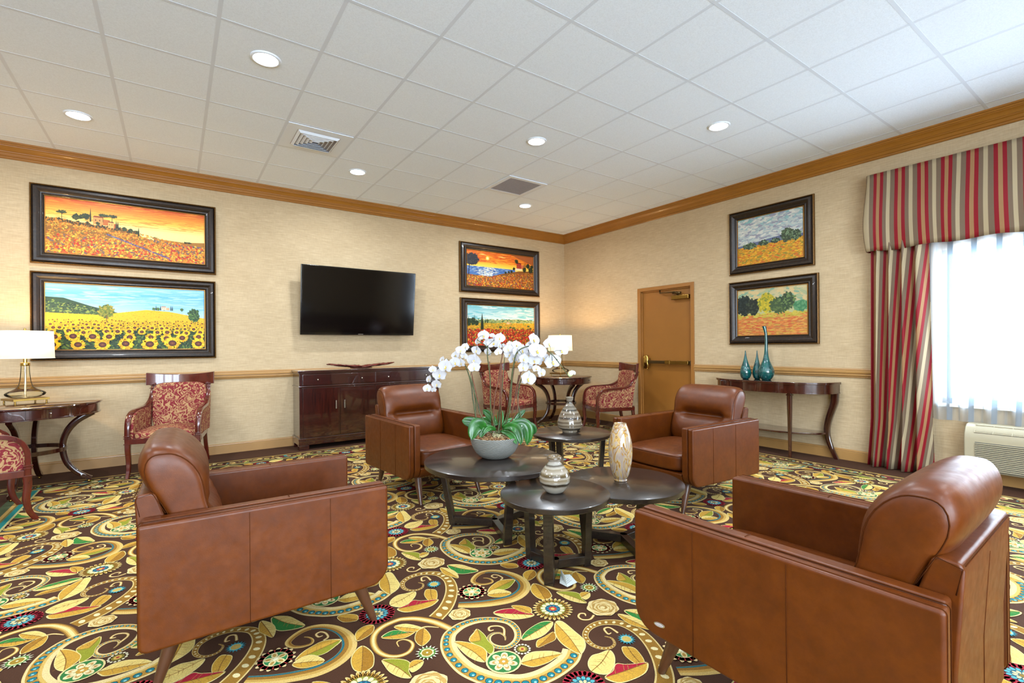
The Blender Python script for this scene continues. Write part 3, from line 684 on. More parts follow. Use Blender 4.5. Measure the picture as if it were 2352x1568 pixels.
cx, cy = GX - 1.5 * TS, GY + 4.5 * TS
t = thing('air_diffuser', 'square white louvred air diffuser in a ceiling tile above the television', 'ceiling vent', (cx, cy, H))
b = MB(); b.box(-.292, .292, -.292, .292, -.006, .003); b.build('face_plate', 'white_metal', t, smooth=False)
for r0 in (.19, .155, .12, .085, .05):
    q = MB(); w = .022
    for a in range(4):
        Mz = Matrix.Rotation(a * PI / 2, 4, 'Z')
        q.add([(-r0, -r0, -.007), (r0, -r0, -.007), (r0 - w, -r0 + w, -.024), (-r0 + w, -r0 + w, -.024), (-r0, -r0, -.0085), (r0, -r0, -.0085), (r0 - w, -r0 + w, -.0255), (-r0 + w, -r0 + w, -.0255)],
              [(0, 1, 2, 3), (7, 6, 5, 4), (0, 4, 5, 1), (1, 5, 6, 2), (2, 6, 7, 3), (3, 7, 4, 0)], Mz)
    q.build('louvre_ring', 'white_metal', t, smooth=False)
b = MB(); b.box(-.195, .195, -.195, .195, -.0068, -.006); b.build('vent_throat', 'vent_grey', t, smooth=False)
cx, cy = GX + 2.5 * TS, GY + 4.5 * TS
t = thing('return_grille', 'square grey return air grille in a white frame set in the ceiling', 'ceiling vent', (cx, cy, H))
b = MB()
for a in range(4): b.box(-.29, .2349, -.29, -.235, -.008, .003, Matrix.Rotation(a * PI / 2, 4, 'Z'))
b.build('grille_frame', 'white_metal', t, smooth=False)
b = MB(); b.box(-.24, .24, -.24, .24, -.003, .002)
for k in range(25):
    s_ = -.24 + k * .02; b.box(s_ - .0015, s_ + .0015, -.238, .238, -.007, -.002); b.box(-.238, .238, s_ - .0015, s_ + .0015, -.007, -.002)
b.build('grille_core', 'vent_grey', t, smooth=False)

# ------------------------------------------------------------------ framed pictures
def lerp(a, b, t): return tuple(a[i] * (1 - t) + b[i] * t for i in range(4))
def grad(stops, t):
    for (p, c), (p2, c2) in zip(stops[:-1], stops[1:]):
        if t <= p2: return lerp(lin(c), lin(c2), max(0, (t - p) / (p2 - p)))
    return lin(stops[-1][1])
def sky(A, W, y0, y1, stops, n=26, rnd=None, cloud=None):
    for i in range(n):
        a, b_ = y0 + (y1 - y0) * i / n, y0 + (y1 - y0) * (i + 1) / n
        A.poly([(0, a), (W, a), (W, b_), (0, b_)], grad(stops, (i + .5) / n))
def dabs(A, R, n, fx, size, cols, asp=.5, ang=.5, clip=None):
    for _ in range(n):
        x, y = fx(); s_ = size(y) if callable(size) else size; s_ *= R.uniform(.6, 1.3); a = R.uniform(-ang, ang); c = R.choice(cols)
        pts = [(x + s_ * u * cos(a) - s_ * asp * v * sin(a), y + s_ * u * sin(a) + s_ * asp * v * cos(a)) for u, v in ((-1, 0), (-.5, .8), (.5, .9), (1, 0), (.4, -.9), (-.6, -.8))]
        if clip: pts = [(min(max(p[0], 0), clip[0]), min(max(p[1], 0), clip[1])) for p in pts]
        A.poly(pts, c)
        A.z += 1e-7 * 5
def blob(A, R, x, y, rx, ry, cols, n=60, s_=.012, clip=None):
    A.lay(); A.disc(x, y, rx * .9, cols[0], 18, ry * .9, wob=.08); A.lay()
    dabs(A, R, n, lambda: (lambda q, r: (x + rx * r * cos(q), y + ry * r * sin(q)))(R.uniform(0, 2 * PI), math.sqrt(R.random())), s_, cols, .6, 1.5, clip)
def cypress(A, R, x, y, h, w, c='#1E2A1C'):
    A.lay(); A.poly([(x - w, y), (x - w * .8, y + h * .4), (x, y + h), (x + w * .8, y + h * .4), (x + w, y)], c)
def house(A, x, y, w, h, c1, c2, rf):
    A.lay(); A.poly([(x, y), (x + w * .6, y), (x + w * .6, y + h), (x, y + h)], c1); A.poly([(x + w * .6, y), (x + w, y), (x + w, y + h * .8), (x + w * .6, y + h * .8)], c2)
    A.lay(); A.poly([(x - .004, y + h), (x + w * .6 + .004, y + h), (x + w * .5, y + h * 1.2), (x + w * .08, y + h * 1.2)], rf)
    for q in (.12, .36): A.poly([(x + w * q, y + h * .5), (x + w * (q + .07), y + h * .5), (x + w * (q + .07), y + h * .7), (x + w * q, y + h * .7)], '#5A3018')
def art_sunset(W, h, R):
    A = Art(3e-5); K = (W, h)
    sky(A, W, 0, h, [(0, '#F0DE86'), (.55, '#EFD98A'), (.72, '#EBB645'), (.88, '#DE7A28'), (1, '#B9421C')]); A.lay()
    dabs(A, R, 260, lambda: (R.uniform(0, W), h * R.uniform(.62, .99)), .05, ['#D9782A', '#DE8C30'], .05, .12, K); A.lay()
    A.poly([(W * .55, h * .30), (W * .68, h * .42), (W * .85, h * .40), (W, h * .43), (W, h * .2), (W * .5, h * .2)], '#9C6A28'); A.lay()
    A.poly([(0, 0), (0, h * .62), (W * .12, h * .60), (W * .3, h * .56), (W * .5, h * .50), (W * .62, h * .40), (W * .8, h * .30), (W, h * .26), (W, 0)], '#8A5A20'); A.lay()
    A.poly([(W * .58, h * .40), (W, h * .33), (W, h * .20), (W * .84, h * .25)], '#3A3450'); A.lay()
    for k in range(5): A.poly([(W * .62, h * (.40 - k * .006)), (W, h * (.325 - k * .028)), (W, h * (.315 - k * .028)), (W * .62, h * (.397 - k * .006))], ['#6E6486', '#8A7A5A', '#544A70', '#7B6F90', '#B08A4A'][k]); A.lay()
    top = lambda x: h * (.60 - .12 * x / W - .35 * max(0, x / W - .5))
    def f():
        x = R.uniform(0, W); y = R.uniform(0, 1) ** .8 * top(x) * .96; return x, y
    dabs(A, R, 2300, f, lambda y: .016 - .012 * y / h, ['#C9781E', '#D9962A', '#CC8222', '#8A6A2A', '#B0581A', '#DDA838', '#A8641E', '#6A5A2A'], .5, 1.2, K)
    dabs(A, R, 900, lambda: (R.uniform(0, W), R.uniform(0, h * .34)), lambda y: .015 - .02 * y, ['#B3301C', '#D0581E', '#C98A2A', '#E08A2A', '#6C5450', '#E8B43A'], .6, 1.2, K)
    A.lay(); dabs(A, R, 120, lambda: (lambda q: (W * (.35 + .4 * q), h * (.42 - .36 * q)))(R.random()), .012, ['#6C6480', '#4E4668'], .5, .4, K)
    for k in range(26): blob(A, R, W * .01 + k * W * .021, h * (.60 - .0035 * k) + R.uniform(-.01, .01), .022, .014, ['#33301E', '#4A3A1E', '#C07A20'], 12, .01, K)
    house(A, W * .27, h * .58, W * .10, h * .13, '#C98A4A', '#B0602A', '#7A3418'); house(A, W * .36, h * .54, W * .06, h * .10, '#D9A05A', '#A8501E', '#7A3418')
    for x, y, r in ((.17, .68, .03), (.20, .69, .022), (.23, .71, .03), (.085, .67, .0), (.46, .54, .02), (.50, .53, .022), (.54, .50, .016), (.30, .60, .012)):
        if r: blob(A, R, W * x, h * y, r, r * 1.1, ['#26301E', '#333A20', '#4A4A22'], 26, .009, K)
    for x, y in ((.09, .74), (.33, .76), (.385, .76)):
        A.lay(); A.poly([(W * x - .002, h * (y - .13)), (W * x + .002, h * (y - .13)), (W * x + .002, h * y), (W * x - .002, h * y)], '#3A2A18'); blob(A, R, W * x, h * y, .042, .014, ['#2B3320', '#3C4424', '#55552A'], 30, .009, K)
    for x, y, hh in ((.255, .62, .26), (.41, .54, .16), (.42, .54, .15), (.55, .44, .18)): cypress(A, R, W * x, h * y, h * hh, .007)
    for x in (.87, .89): blob(A, R, W * x, h * .40, .02, .007, ['#2B2A1C', '#3A3820'], 14, .007, K)
    for k in range(14): blob(A, R, W * (.06 + .036 * k), h * (.56 - .011 * k - .02 * (k % 2)), .02, .012, ['#C9701E', '#E09A38', '#D98A2E'], 12, .009, K)
    return A
def sunflower(A, R, x, y, r, K):
    A.lay(); n_ = 15
    for L_ in range(2):
        for i in range(n_):
            a = 2 * PI * (i + .5 * L_) / n_ + R.uniform(-.1, .1); L = r * R.uniform(.85, 1.1); w = r * .17
            pts = [(x + .35 * r * cos(a), y + .33 * r * sin(a)), (x + L * .75 * cos(a) - w * sin(a), y + L * .7 * sin(a) + w * cos(a)), (x + L * cos(a), y + L * .92 * sin(a)), (x + L * .75 * cos(a) + w * sin(a), y + L * .7 * sin(a) - w * cos(a))]
            A.poly([(min(max(p[0], 0), K[0]), min(max(p[1], 0), K[1])) for p in pts], R.choice(['#E8B414', '#F0C21E', '#D99A10']))
        A.lay()
    if .5 * r < x < K[0] - .5 * r and y > .5 * r:
        A.disc(x, y, r * .48, '#3A1A10', 16, r * .42); A.lay(); A.disc(x, y, r * .36, '#5E2A1A', 14, r * .3); A.lay(); A.disc(x, y, r * .16, '#7C4426', 10, r * .13)
def art_sunflowers(W, h, R):
    A = Art(3e-5); K = (W, h)
    sky(A, W, h * .45, h, [(0, '#B9CFDC'), (.4, '#8FBCD8'), (.75, '#5FA6CF'), (1, '#8CC0D8')]); A.lay()
    dabs(A, R, 140, lambda: (R.uniform(0, W), h * R.uniform(.66, .98)), .08, ['#8FC0DA', '#9CC6DC', '#79B2D3'], .09, .1, K); A.lay()
    A.poly([(0, h * .5), (0, h * .80), (W * .1, h * .79), (W * .25, h * .68), (W * .42, h * .58), (W * .42, h * .5)], '#27402C'); A.lay()
    dabs(A, R, 420, lambda: (lambda x: (x, h * (.50 + R.random() * (.28 - .5 * x / W))))(R.uniform(0, W * .38)), .011, ['#1F3826', '#3F5A30', '#56703A', '#16281E', '#7A8A3E'], .5, .5, K); A.lay()
    A.poly([(0, 0), (0, h * .56), (W * .3, h * .54), (W * .42, h * .58), (W * .6, h * .64), (W * .75, h * .62), (W, h * .52), (W, 0)], '#D9AC1C'); A.lay()
    tp = lambda x: .56 if x < .3 * W else (.54 + .10 * sin(PI * min(1, max(0, (x / W - .3) / .7))))
    dabs(A, R, 1500, lambda: (lambda x: (x, h * R.uniform(.30, tp(x) - .01)))(R.uniform(0, W)), lambda y: .009 - .008 * (y / h), ['#E3B81E', '#C99A16', '#EFCB34', '#8A6A14', '#B58212'], .35, .2, K); A.lay()
    dabs(A, R, 420, lambda: (R.uniform(0, W), h * R.uniform(.22, .46)), .005, ['#4A2410', '#5C3012', '#3C4A1C'], .6, .4, K); A.lay()
    A.poly([(0, 0), (W, 0), (W, h * .30), (0, h * .30)], '#2B4020'); A.lay()
    dabs(A, R, 700, lambda: (R.uniform(0, W), h * R.uniform(0, .34)), .018, ['#1C3018', '#3E5A24', '#54702C', '#10201A', '#6A7A2A'], .4, 1.4, K)
    blob(A, R, W * .35, h * .60, .07, .075, ['#5A6A26', '#7A7A2A', '#8E8430', '#3E5020'], 120, .012, K); A.poly([(W * .345, h * .42), (W * .358, h * .42), (W * .354, h * .54), (W * .349, h * .54)], '#6A4A20')
    blob(A, R, W * .925, h * .56, .06, .085, ['#2F4A26', '#41602C', '#5A7A38', '#1F3620'], 120, .012, K)
    for x in (.65, .68, .84, .72): blob(A, R, W * x, h * .66, .016, .016, ['#3A5A2C', '#567038'], 20, .007, K)
    house(A, W * .70, h * .645, W * .055, h * .05, '#E0C9A8', '#C9A078', '#A0482A')
    for x in (.665, .695, .765, .775): cypress(A, R, W * x, h * .64, h * .085, .005)
    rows = [(.45, .014, 36), (.415, .018, 30), (.375, .024, 24), (.33, .032, 18), (.275, .044, 13), (.19, .060, 9), (.085, .074, 7)]
    for yy, r, n_ in rows:
        for i in range(n_): sunflower(A, R, min(W - r * .62, max(r * .62, W * (i + .5 + R.uniform(-.3, .3)) / n_)), h * yy + R.uniform(-.012, .012), r * R.uniform(.85, 1.1), K)
    return A
def art_seaside(W, h, R):
    A = Art(3e-5); K = (W, h)
    sky(A, W, h * .45, h, [(0, '#F0D98A'), (.25, '#EFBE44'), (.55, '#E0801E'), (1, '#C8541C')]); A.lay()
    dabs(A, R, 200, lambda: (R.uniform(0, W), h * R.uniform(.68, .98)), .06, ['#D96A20', '#E88E30', '#C24A1C'], .1, .1, K); A.lay()
    A.poly([(W * .62, h * .99), (W, h * .99), (W, h * .72), (W * .8, h * .86)], '#A0562A'); A.lay()
    for x, y, w in ((.22, .90, .12), (.5, .88, .13)): A.poly([(W * x - w * W / 2, h * y), (W * x, h * (y + .018)), (W * x + w * W / 2, h * (y - .01)), (W * x, h * (y - .02))], '#F0B860')
    A.lay(); A.disc(W * .29, h * .80, .035, '#F0C050', 16); A.lay(); A.disc(W * .29, h * .80, .018, '#F8E8A0', 14); A.lay()
    A.poly([(0, h * .25), (0, h * .55), (W * .7, h * .55), (W * .7, h * .3)], '#4468A0'); A.lay()
    dabs(A, R, 400, lambda: (R.uniform(0, W * .66), h * R.uniform(.28, .54)), .03, ['#3A5C98', '#5E86B4', '#86A6C0', '#2C4A80'], .12, .1, K)
    dabs(A, R, 160, lambda: (W * R.gauss(.28, .07), h * R.uniform(.28, .54)), .022, ['#D9E0D0', '#E8DCA8', '#C9D6D8'], .14, .1, K); A.lay()
    A.poly([(0, 0), (0, h * .32), (W * .3, h * .28), (W * .5, h * .40), (W * .75, h * .52), (W, h * .56), (W, 0)], '#7A4A1C'); A.lay()
    tp = lambda x: .30 + .0 if x < .35 * W else .30 + .36 * (x / W - .35)
    dabs(A, R, 2300, lambda: (lambda x: (x, h * tp(x) * R.random() ** .8))(R.uniform(0, W)), lambda y: .014 - .014 * y / h, ['#C9581C', '#E0902A', '#B03A1A', '#8A6A24', '#D9A838', '#6A5A24', '#A02418', '#5A4A5A'], .5, 1.3, K)
    blob(A, R, W * .07, h * .74, .14, .10, ['#2A2A30', '#1E2430', '#3C3A3A'], 240, .012, K); A.poly([(W * .02, h * .3), (W * .03, h * .3), (W * .04, h * .6), (W * .03, h * .6)], '#201C1C')
    house(A, W * .72, h * .60, W * .12, h * .14, '#A0382A', '#C0643A', '#6A2018'); A.poly([(W * .70, h * .55), (W * .80, h * .55), (W * .80, h * .60), (W * .70, h * .60)], '#DCC9A0')
    for x, y, r in ((.72, .80, .035), (.90, .70, .04), (.96, .68, .03), (.68, .58, .02), (.94, .58, .05), (.84, .58, .04), (.55, .44, .015), (.6, .47, .015), (.64, .49, .018)): blob(A, R, W * x, h * y, r, r, ['#26301E', '#383A20', '#1A2218'], 50, .01, K)
    for x in (.84, .86, .90): cypress(A, R, W * x, h * .62, h * .22, .008)
    return A
def art_poppies(W, h, R):
    A = Art(3e-5); K = (W, h)
    sky(A, W, h * .5, h, [(0, '#D9DCC8'), (.4, '#BCD0CC'), (1, '#5AA3AE')]); A.lay()
    dabs(A, R, 120, lambda: (R.uniform(0, W), h * R.uniform(.66, .99)), .08, ['#9CC4C6', '#C6D6CC', '#74B0B6'], .12, .1, K); A.lay()
    A.poly([(0, h * .4), (0, h * .62), (W * .4, h * .64), (W * .75, h * .68), (W, h * .62), (W, h * .4)], '#7C8A5A'); A.lay()
    dabs(A, R, 300, lambda: (R.uniform(0, W), h * R.uniform(.56, .66)), .02, ['#5E7A48', '#8A9A5A', '#A8A468', '#44603A'], .4, .2, K); A.lay()
    A.poly([(0, 0), (0, h * .56), (W, h * .58), (W, 0)], '#C08A22'); A.lay()
    dabs(A, R, 800, lambda: (R.uniform(0, W), h * R.uniform(.36, .58)), .016, ['#D9A024', '#C07A1C', '#E3B23A', '#6A7A2A', '#8A8A30'], .3, .15, K)
    for k in range(12): blob(A, R, W * R.uniform(.05, .95), h * R.uniform(.40, .5), .028, .016, ['#3A4A22', '#54602A'], 24, .009, K)
    house(A, W * .56, h * .545, W * .07, h * .05, '#DDB080', '#C08A50', '#9A4424'); A.lay()
    A.poly([(0, 0), (0, h * .40), (W, h * .40), (W, 0)], '#7E1814'); A.lay()
    dabs(A, R, 2400, lambda: (R.uniform(0, W), h * .42 * R.random() ** .8), lambda y: .016 - .02 * y, ['#B01E18', '#C8301C', '#8A1414', '#D9482A', '#4A5A24', '#C9A030'], .7, 1.3, K)
    for x, y, r in ((.02, .58, .05), (.08, .6, .05), (.13, .56, .035)): blob(A, R, W * x, h * y, r, r * 1.3, ['#26341E', '#34462A', '#1C2818'], 60, .01, K)
    cypress(A, R, W * .205, h * .40, h * .42, .03)
    for x, hh in ((.02, .2), (.10, .22), (.25, .12), (.28, .13)): cypress(A, R, W * x, h * .56, h * hh, .009)
    return A
def art_field(W, h, R):                       # plain generic countryside
    A = Art(3e-5); K = (W, h)
    sky(A, W, h * .4, h, [(0, '#B4B8B0'), (.5, '#9FB4B4'), (1, '#6FA0A0')]); A.lay()
    dabs(A, R, 500, lambda: (R.uniform(0, W), h * R.uniform(.46, .99)), .035, ['#B9BAB2', '#C9C8BC', '#9AA4A8', '#8C8C98', '#A8B4B0'], .3, .5, K); A.lay()
    A.poly([(0, h * .3), (0, h * .42), (W * .35, h * .47), (W * .7, h * .52), (W, h * .48), (W, h * .3)], '#5C6480'); A.lay()
    A.poly([(0, 0), (0, h * .38), (W, h * .42), (W, 0)], '#B88420'); A.lay()
    dabs(A, R, 900, lambda: (R.uniform(0, W), h * R.uniform(0, .38)), .018, ['#C9922A', '#D9A430', '#B87A1C', '#C0582A', '#7C7A34'], .3, .4, K)
    for x, y, rx, ry in ((.2, .40, .09, .04), (.42, .42, .06, .03), (.6, .43, .05, .025), (.78, .50, .08, .085), (.9, .47, .06, .06)): blob(A, R, W * x, h * y, rx, ry, ['#3F4A34', '#566A4C', '#2E3A30', '#6E8464'], 70, .014, K)
    return A
def art_grove(W, h, R):                       # plain generic row of trees over an orange field
    A = Art(3e-5); K = (W, h)
    sky(A, W, h * .4, h, [(0, '#A8A878'), (1, '#B0A47C')]); A.lay()
    dabs(A, R, 200, lambda: (R.uniform(0, W), h * R.uniform(.6, .99)), .04, ['#B4A880', '#98A07A', '#C0A878', '#7C9A80'], .4, .6, K); A.lay()
    A.poly([(0, 0), (0, h * .44), (W, h * .46), (W, 0)], '#B4703A'); A.lay()
    dabs(A, R, 900, lambda: (R.uniform(0, W), h * R.uniform(0, .45)), .03, ['#C4743C', '#B85A34', '#C9924A', '#B8943E', '#A87040'], .22, .15, K); A.lay()
    dabs(A, R, 150, lambda: (R.uniform(0, W), h * R.uniform(.38, .48)), .025, ['#A89A3A', '#B8A848'], .3, .15, K)
    for x, y, rx, ry, c in ((.10, .66, .10, .13, ['#1F2622', '#2A3430']), (.24, .62, .09, .10, ['#242A24', '#384030']), (.45, .68, .12, .12, ['#A8982A', '#BCA830', '#6E7A30']), (.62, .62, .11, .10, ['#3E5034', '#54663C']), (.74, .70, .09, .10, ['#3A4C34', '#2C3C2E', '#5E7444']), (.92, .58, .08, .06, ['#3F7450', '#5A8A60'])): blob(A, R, W * x, h * y, rx, ry, c, 110, .018, K)
    return A

def picture(label, wall, s0, s1, z0, z1, c0, c1, cz0, cz1, art, seed):
    """s0..s1 along the wall left to right as seen"""
    if wall == 'back': fn = lambda s, d, z: (s, WY - d, z)
    else: fn = lambda s, d, z: (WX - d, s, z)
    t = thing('framed_picture', label, 'picture', fn((s0 + s1) / 2, 0, z0), 0, 'framed landscape pictures')
    inv = t.matrix_world.inverted() if False else Matrix.Translation(Vector(t.location)).inverted()
    sg = 1 if s1 > s0 else -1; W, h = abs(c1 - c0), cz1 - cz0
    d0x, d0z = abs(c0 - s0), cz0 - z0
    prof = [(0, .003), (0, .024), (.03, .032), (.13, .034), (.17, .028), (.26, .046), (.45, .050), (.60, .040), (.70, .028), (.76, .026), (.84, .030), (.93, .022), (.965, .016)]
    def ring(profl, name, mat):
        b = MB(); rows = []
        for f, hh in profl:
            ix, iz = d0x * f, d0z * f
            rows.append([fn(s0 + sg * ix, hh, z0 + iz), fn(s1 - sg * ix, hh, z0 + iz), fn(s1 - sg * ix, hh, z1 - iz), fn(s0 + sg * ix, hh, z1 - iz)])
        b.grid(rows, True, False, inv); return b.build(name, mat, t, smooth=28)
    ring([(0, .003), (0, .024), (.03, .034), (.07, .038), (.11, .034), (.13, .026)], 'gilt_rim', 'frame_gilt')
    ring(prof[3:], 'frame', 'frame_bronze'); ring([(.955, .014), (.96, .024), (.99, .024), (1.0, .016)], 'gold_lip', 'gold_lip')
    Aa = art(W, h, random.Random(seed)); V, T, CC = [], [], []
    b0 = [fn(c0 - sg * .004, .012, cz0 - .004), fn(c1 + sg * .004, .012, cz0 - .004), fn(c1 + sg * .004, .012, cz1 + .004), fn(c0 - sg * .004, .012, cz1 + .004)]
    V += [tuple(inv @ Vector(p)) for p in b0]; T += [(0, 1, 2), (0, 2, 3)]; CC += [lin('#6A4A20')] * 2
    Aa.emit_to(V, T, CC, lambda p: tuple(inv @ Vector(fn(c0 + sg * min(max(p[0], 0), W), .0124 + p[2], cz0 + min(max(p[1], 0), h)))))
    me = bpy.data.meshes.new('canvas'); me.from_pydata(V, [], T); me.materials.append(MT['canvas_paint']); color_mesh(me, 0, CC)
    o = bpy.data.objects.new('canvas', me); SC.collection.objects.link(o); o.parent = t
    return t
picture('long framed landscape of a hill villa under an orange sunset, above the sunflower picture', 'back', -1.190, .418, 2.165, 2.980, -1.074, .301, 2.285, 2.868, art_sunset, 1)
picture('long framed picture of a sunflower field under a blue sky, behind the left table lamp', 'back', -1.192, .411, 1.167, 2.085, -1.080, .294, 1.281, 1.968, art_sunflowers, 2)
picture('framed picture of a seaside sunset with a red house, above the poppy field', 'back', 3.750, 5.380, 2.160, 2.980, 3.887, 5.270, 2.280, 2.870, art_seaside, 3)
picture('framed picture of a red poppy field with dark cypress, half hidden by orchids', 'back', 3.757, 5.385, 1.190, 2.075, 3.887, 5.270, 1.300, 1.960, art_poppies, 4)
picture('framed picture of a golden field under cloudy grey sky, upper one beside the door', 'right', 3.513, 2.487, 2.173, 2.987, 3.398, 2.612, 2.288, 2.871, art_field, 5)
picture('framed picture of green and yellow trees over an orange field, behind the tall teal vase', 'right', 3.525, 2.447, 1.273, 2.083, 3.406, 2.573, 1.390, 1.966, art_grove, 6)

# ------------------------------------------------------------------ television
tv = thing('television', 'large black wall-mounted flat television above the dark wood credenza, switched off', 'television', (2.118, 6.625, 1.905))
TM = Matrix.Rotation(math.radians(6.5), 4, 'X')
b = MB(); b.box(-.785, .785, -.012, .022, -.455, .455, TM); b.build('tv_body', 'tv_gloss', tv, bev=.006, smooth=40)
b = MB(); b.box(-.765, .765, -.0135, -.0118, -.428, .437, TM); b.build('screen', 'tv_screen', tv, smooth=False)
b = MB(); b.box(-.12, .12, .02, .168, -.12, .12); b.box(-.3, .3, .022, .05, -.2, .2, TM); b.build('wall_bracket', 'black_plastic', tv, smooth=False)
b = MB(); b.box(-.035, .035, -.0145, -.013, -.446, -.438, TM); b.build('maker_mark', 'brushed_nickel', tv, smooth=False)

# ------------------------------------------------------------------ window dressing
def wavy(name, mat, y0, y1, z0, z1, X, amp, waves, nx, nz, parent=None, fnx=None, uvp=.175, u0=0, flare=None):
    b = MB(); rows = []; uv = []
    for k in range(nz + 1):
        z = z1 + (z0 - z1) * k / nz; row = []; L = 0; pv = None; vv = k / nz
        for i in range(nx + 1):
            s_ = i / nx; y = y0 + (y1 - y0) * s_; a = amp * (.55 + .45 * vv)
            x = X + a * sin(s_ * waves * 2 * PI + .6 * sin(3 * s_ + 1)) + (fnx(s_, vv) if fnx else 0)
            yy = y + a * .35 * cos(s_ * waves * 2 * PI + 1.3)
            if flare: yy += flare(s_, vv)
            if pv: L += math.dist((x, yy), pv)
            pv = (x, yy); row.append((x, yy, z)); uv.append((L / uvp + u0, z))
        rows.append(row)
    b.grid(rows); b_o = b.build(name, mat, parent, uvs=uv, fix=False)
    md = b_o.modifiers.new('cloth', 'SOLIDIFY'); md.thickness = .003; return b_o
c1 = wavy('curtain_panel', 'striped_fabric', 1.925, 1.455, .012, 2.40, 5.875, .052, 4.4, 130, 24, flare=lambda s_, v: .05 * max(0, v - .8) * 5 * (1 - s_) * .6 + .018 * (s_ - .5) * (v * 2 - 1) * -1)
tag(c1, 'long red, tan and taupe striped curtain hanging left of the window down to the carpet', 'curtain', 'striped window drapery')
c2 = wavy('curtain_panel', 'striped_fabric', -.62, -1.09, .012, 2.40, 5.875, .036, 3.6, 70, 14)
tag(c2, 'striped red and tan curtain at the right end of the window, out of view', 'curtain', 'striped window drapery')
sh = wavy('sheer_curtain', 'sheer_fabric', 1.50, -.70, .545, 2.42, 5.955, .022, 13, 260, 8)
sh.modifiers.clear(); tag(sh, 'thin white sheer curtain covering the bright window above the wall heater', 'sheer curtain')
b = MB(); rows = []; uv = []
path = [(WX - .003, 1.930 + .012), (WX - .07, 1.945), (5.862, 1.940), (5.850, 1.928)] + [(5.847, 1.928 - (1.928 + 1.10) * i / 150) for i in range(1, 151)] + [(WX - .003, -1.10)]
for k in range(17):
    v = k / 16; z = 2.995 - (.785) * v; row = []; L = 0; pv = None
    for i, (x, y) in enumerate(path):
        y_ = y
        bul = .045 * sin(PI * min(1, v * 1.02)) ** 1 * v; wv = .010 * v * sin(y * 9 + 2 * sin(y * 3.1)) + .006 * v * sin(y * 23 + 1)
        xx = x; 
        if i > 3: xx = x - bul + wv; y_ = y + .012 * v * sin(y * 11 + 1)
        elif i in (1, 2, 3): y_ = y + .035 * v * sin(PI * v) + .01 * v; xx = x - (bul if i > 1 else 0)
        zz = z + (.008 * sin(y * 14) if k == 16 else 0)
        if pv: L += math.dist((x, y), pv)
        pv = (x, y); row.append((xx, y_, zz)); uv.append((L / .175 - .16 - 1.0, zz))
    rows.append(row)
r_ = []; u_ = uv[-len(path):]
rows.append([(min(WX - .004, p[0] + .03), p[1], 2.222) for p in rows[-1]]); uv += u_
rows.append([(min(WX - .003, p[0] + .06), p[1], 2.26) for p in rows[-1]]); uv += u_
rows.insert(0, [(WX - .003, p[1], 2.996) for p in rows[0]]); uv = uv[:len(path)] + uv
b.grid(rows); va = b.build('window_valance', 'striped_fabric', uvs=uv, fix=False); tag(va, 'red, tan and taupe striped box valance across the top of the window', 'valance', 'striped window drapery')
va.modifiers.new('cloth', 'SOLIDIFY').thickness = .003

# ---- wall unit air conditioner below the window
ac = thing('wall_air_conditioner', 'beige through-wall air conditioner and heater with louvred front under the window', 'air conditioner', (WX, .66, .13))
b = MB(); b.prism([(-.001, 0), (-.19, 0), (-.205, .02), (-.205, .285), (-.198, .33), (-.165, .385), (-.12, .412), (-.001, .418)], -.54, .54, 'y')
b.v = [(p[0], p[1], p[2]) for p in b.v]; b.build('housing', 'acu_plastic', ac, smooth=30, bev=.012)
# sloping top discharge grille
sl = (Vector((-.120, 0, .412)) - Vector((-.198, 0, .33))); nrm = Vector((-sl.z, 0, sl.x)).normalized(); ms = Matrix(((sl.normalized().x, 0, nrm.x, -.198), (0, 1, 0, 0), (sl.normalized().z, 0, nrm.z, .33), (0, 0, 0, 1)))
b = MB(); b.box(.012, .102, -.47, .47, .0005, .004, ms); b.build('outlet_recess', 'acu_dark', ac, smooth=False)
b = MB()
for k in range(7): b.box(.014 + k * .0135, .017 + k * .0135, -.47, .47, .002, .010, ms)
for k in range(9): b.box(.012, .102, -.47 + k * .1175 - .003, -.47 + k * .1175 + .003, .002, .0105, ms)
b.build('outlet_louvres', 'acu_plastic', ac, smooth=False)
b = MB(); b.box(-.2065, -.204, -.465, .465, .02, .262); b.build('intake_recess', 'acu_dark', ac, smooth=False)
b = MB()
for k in range(15): b.prism([(-.206, .024 + k * .0158), (-.214, .027 + k * .0158), (-.214, .034 + k * .0158), (-.206, .036 + k * .0158)], -.465, .465, 'y')
b.build('intake_louvres', 'acu_plastic', ac, smooth=False)

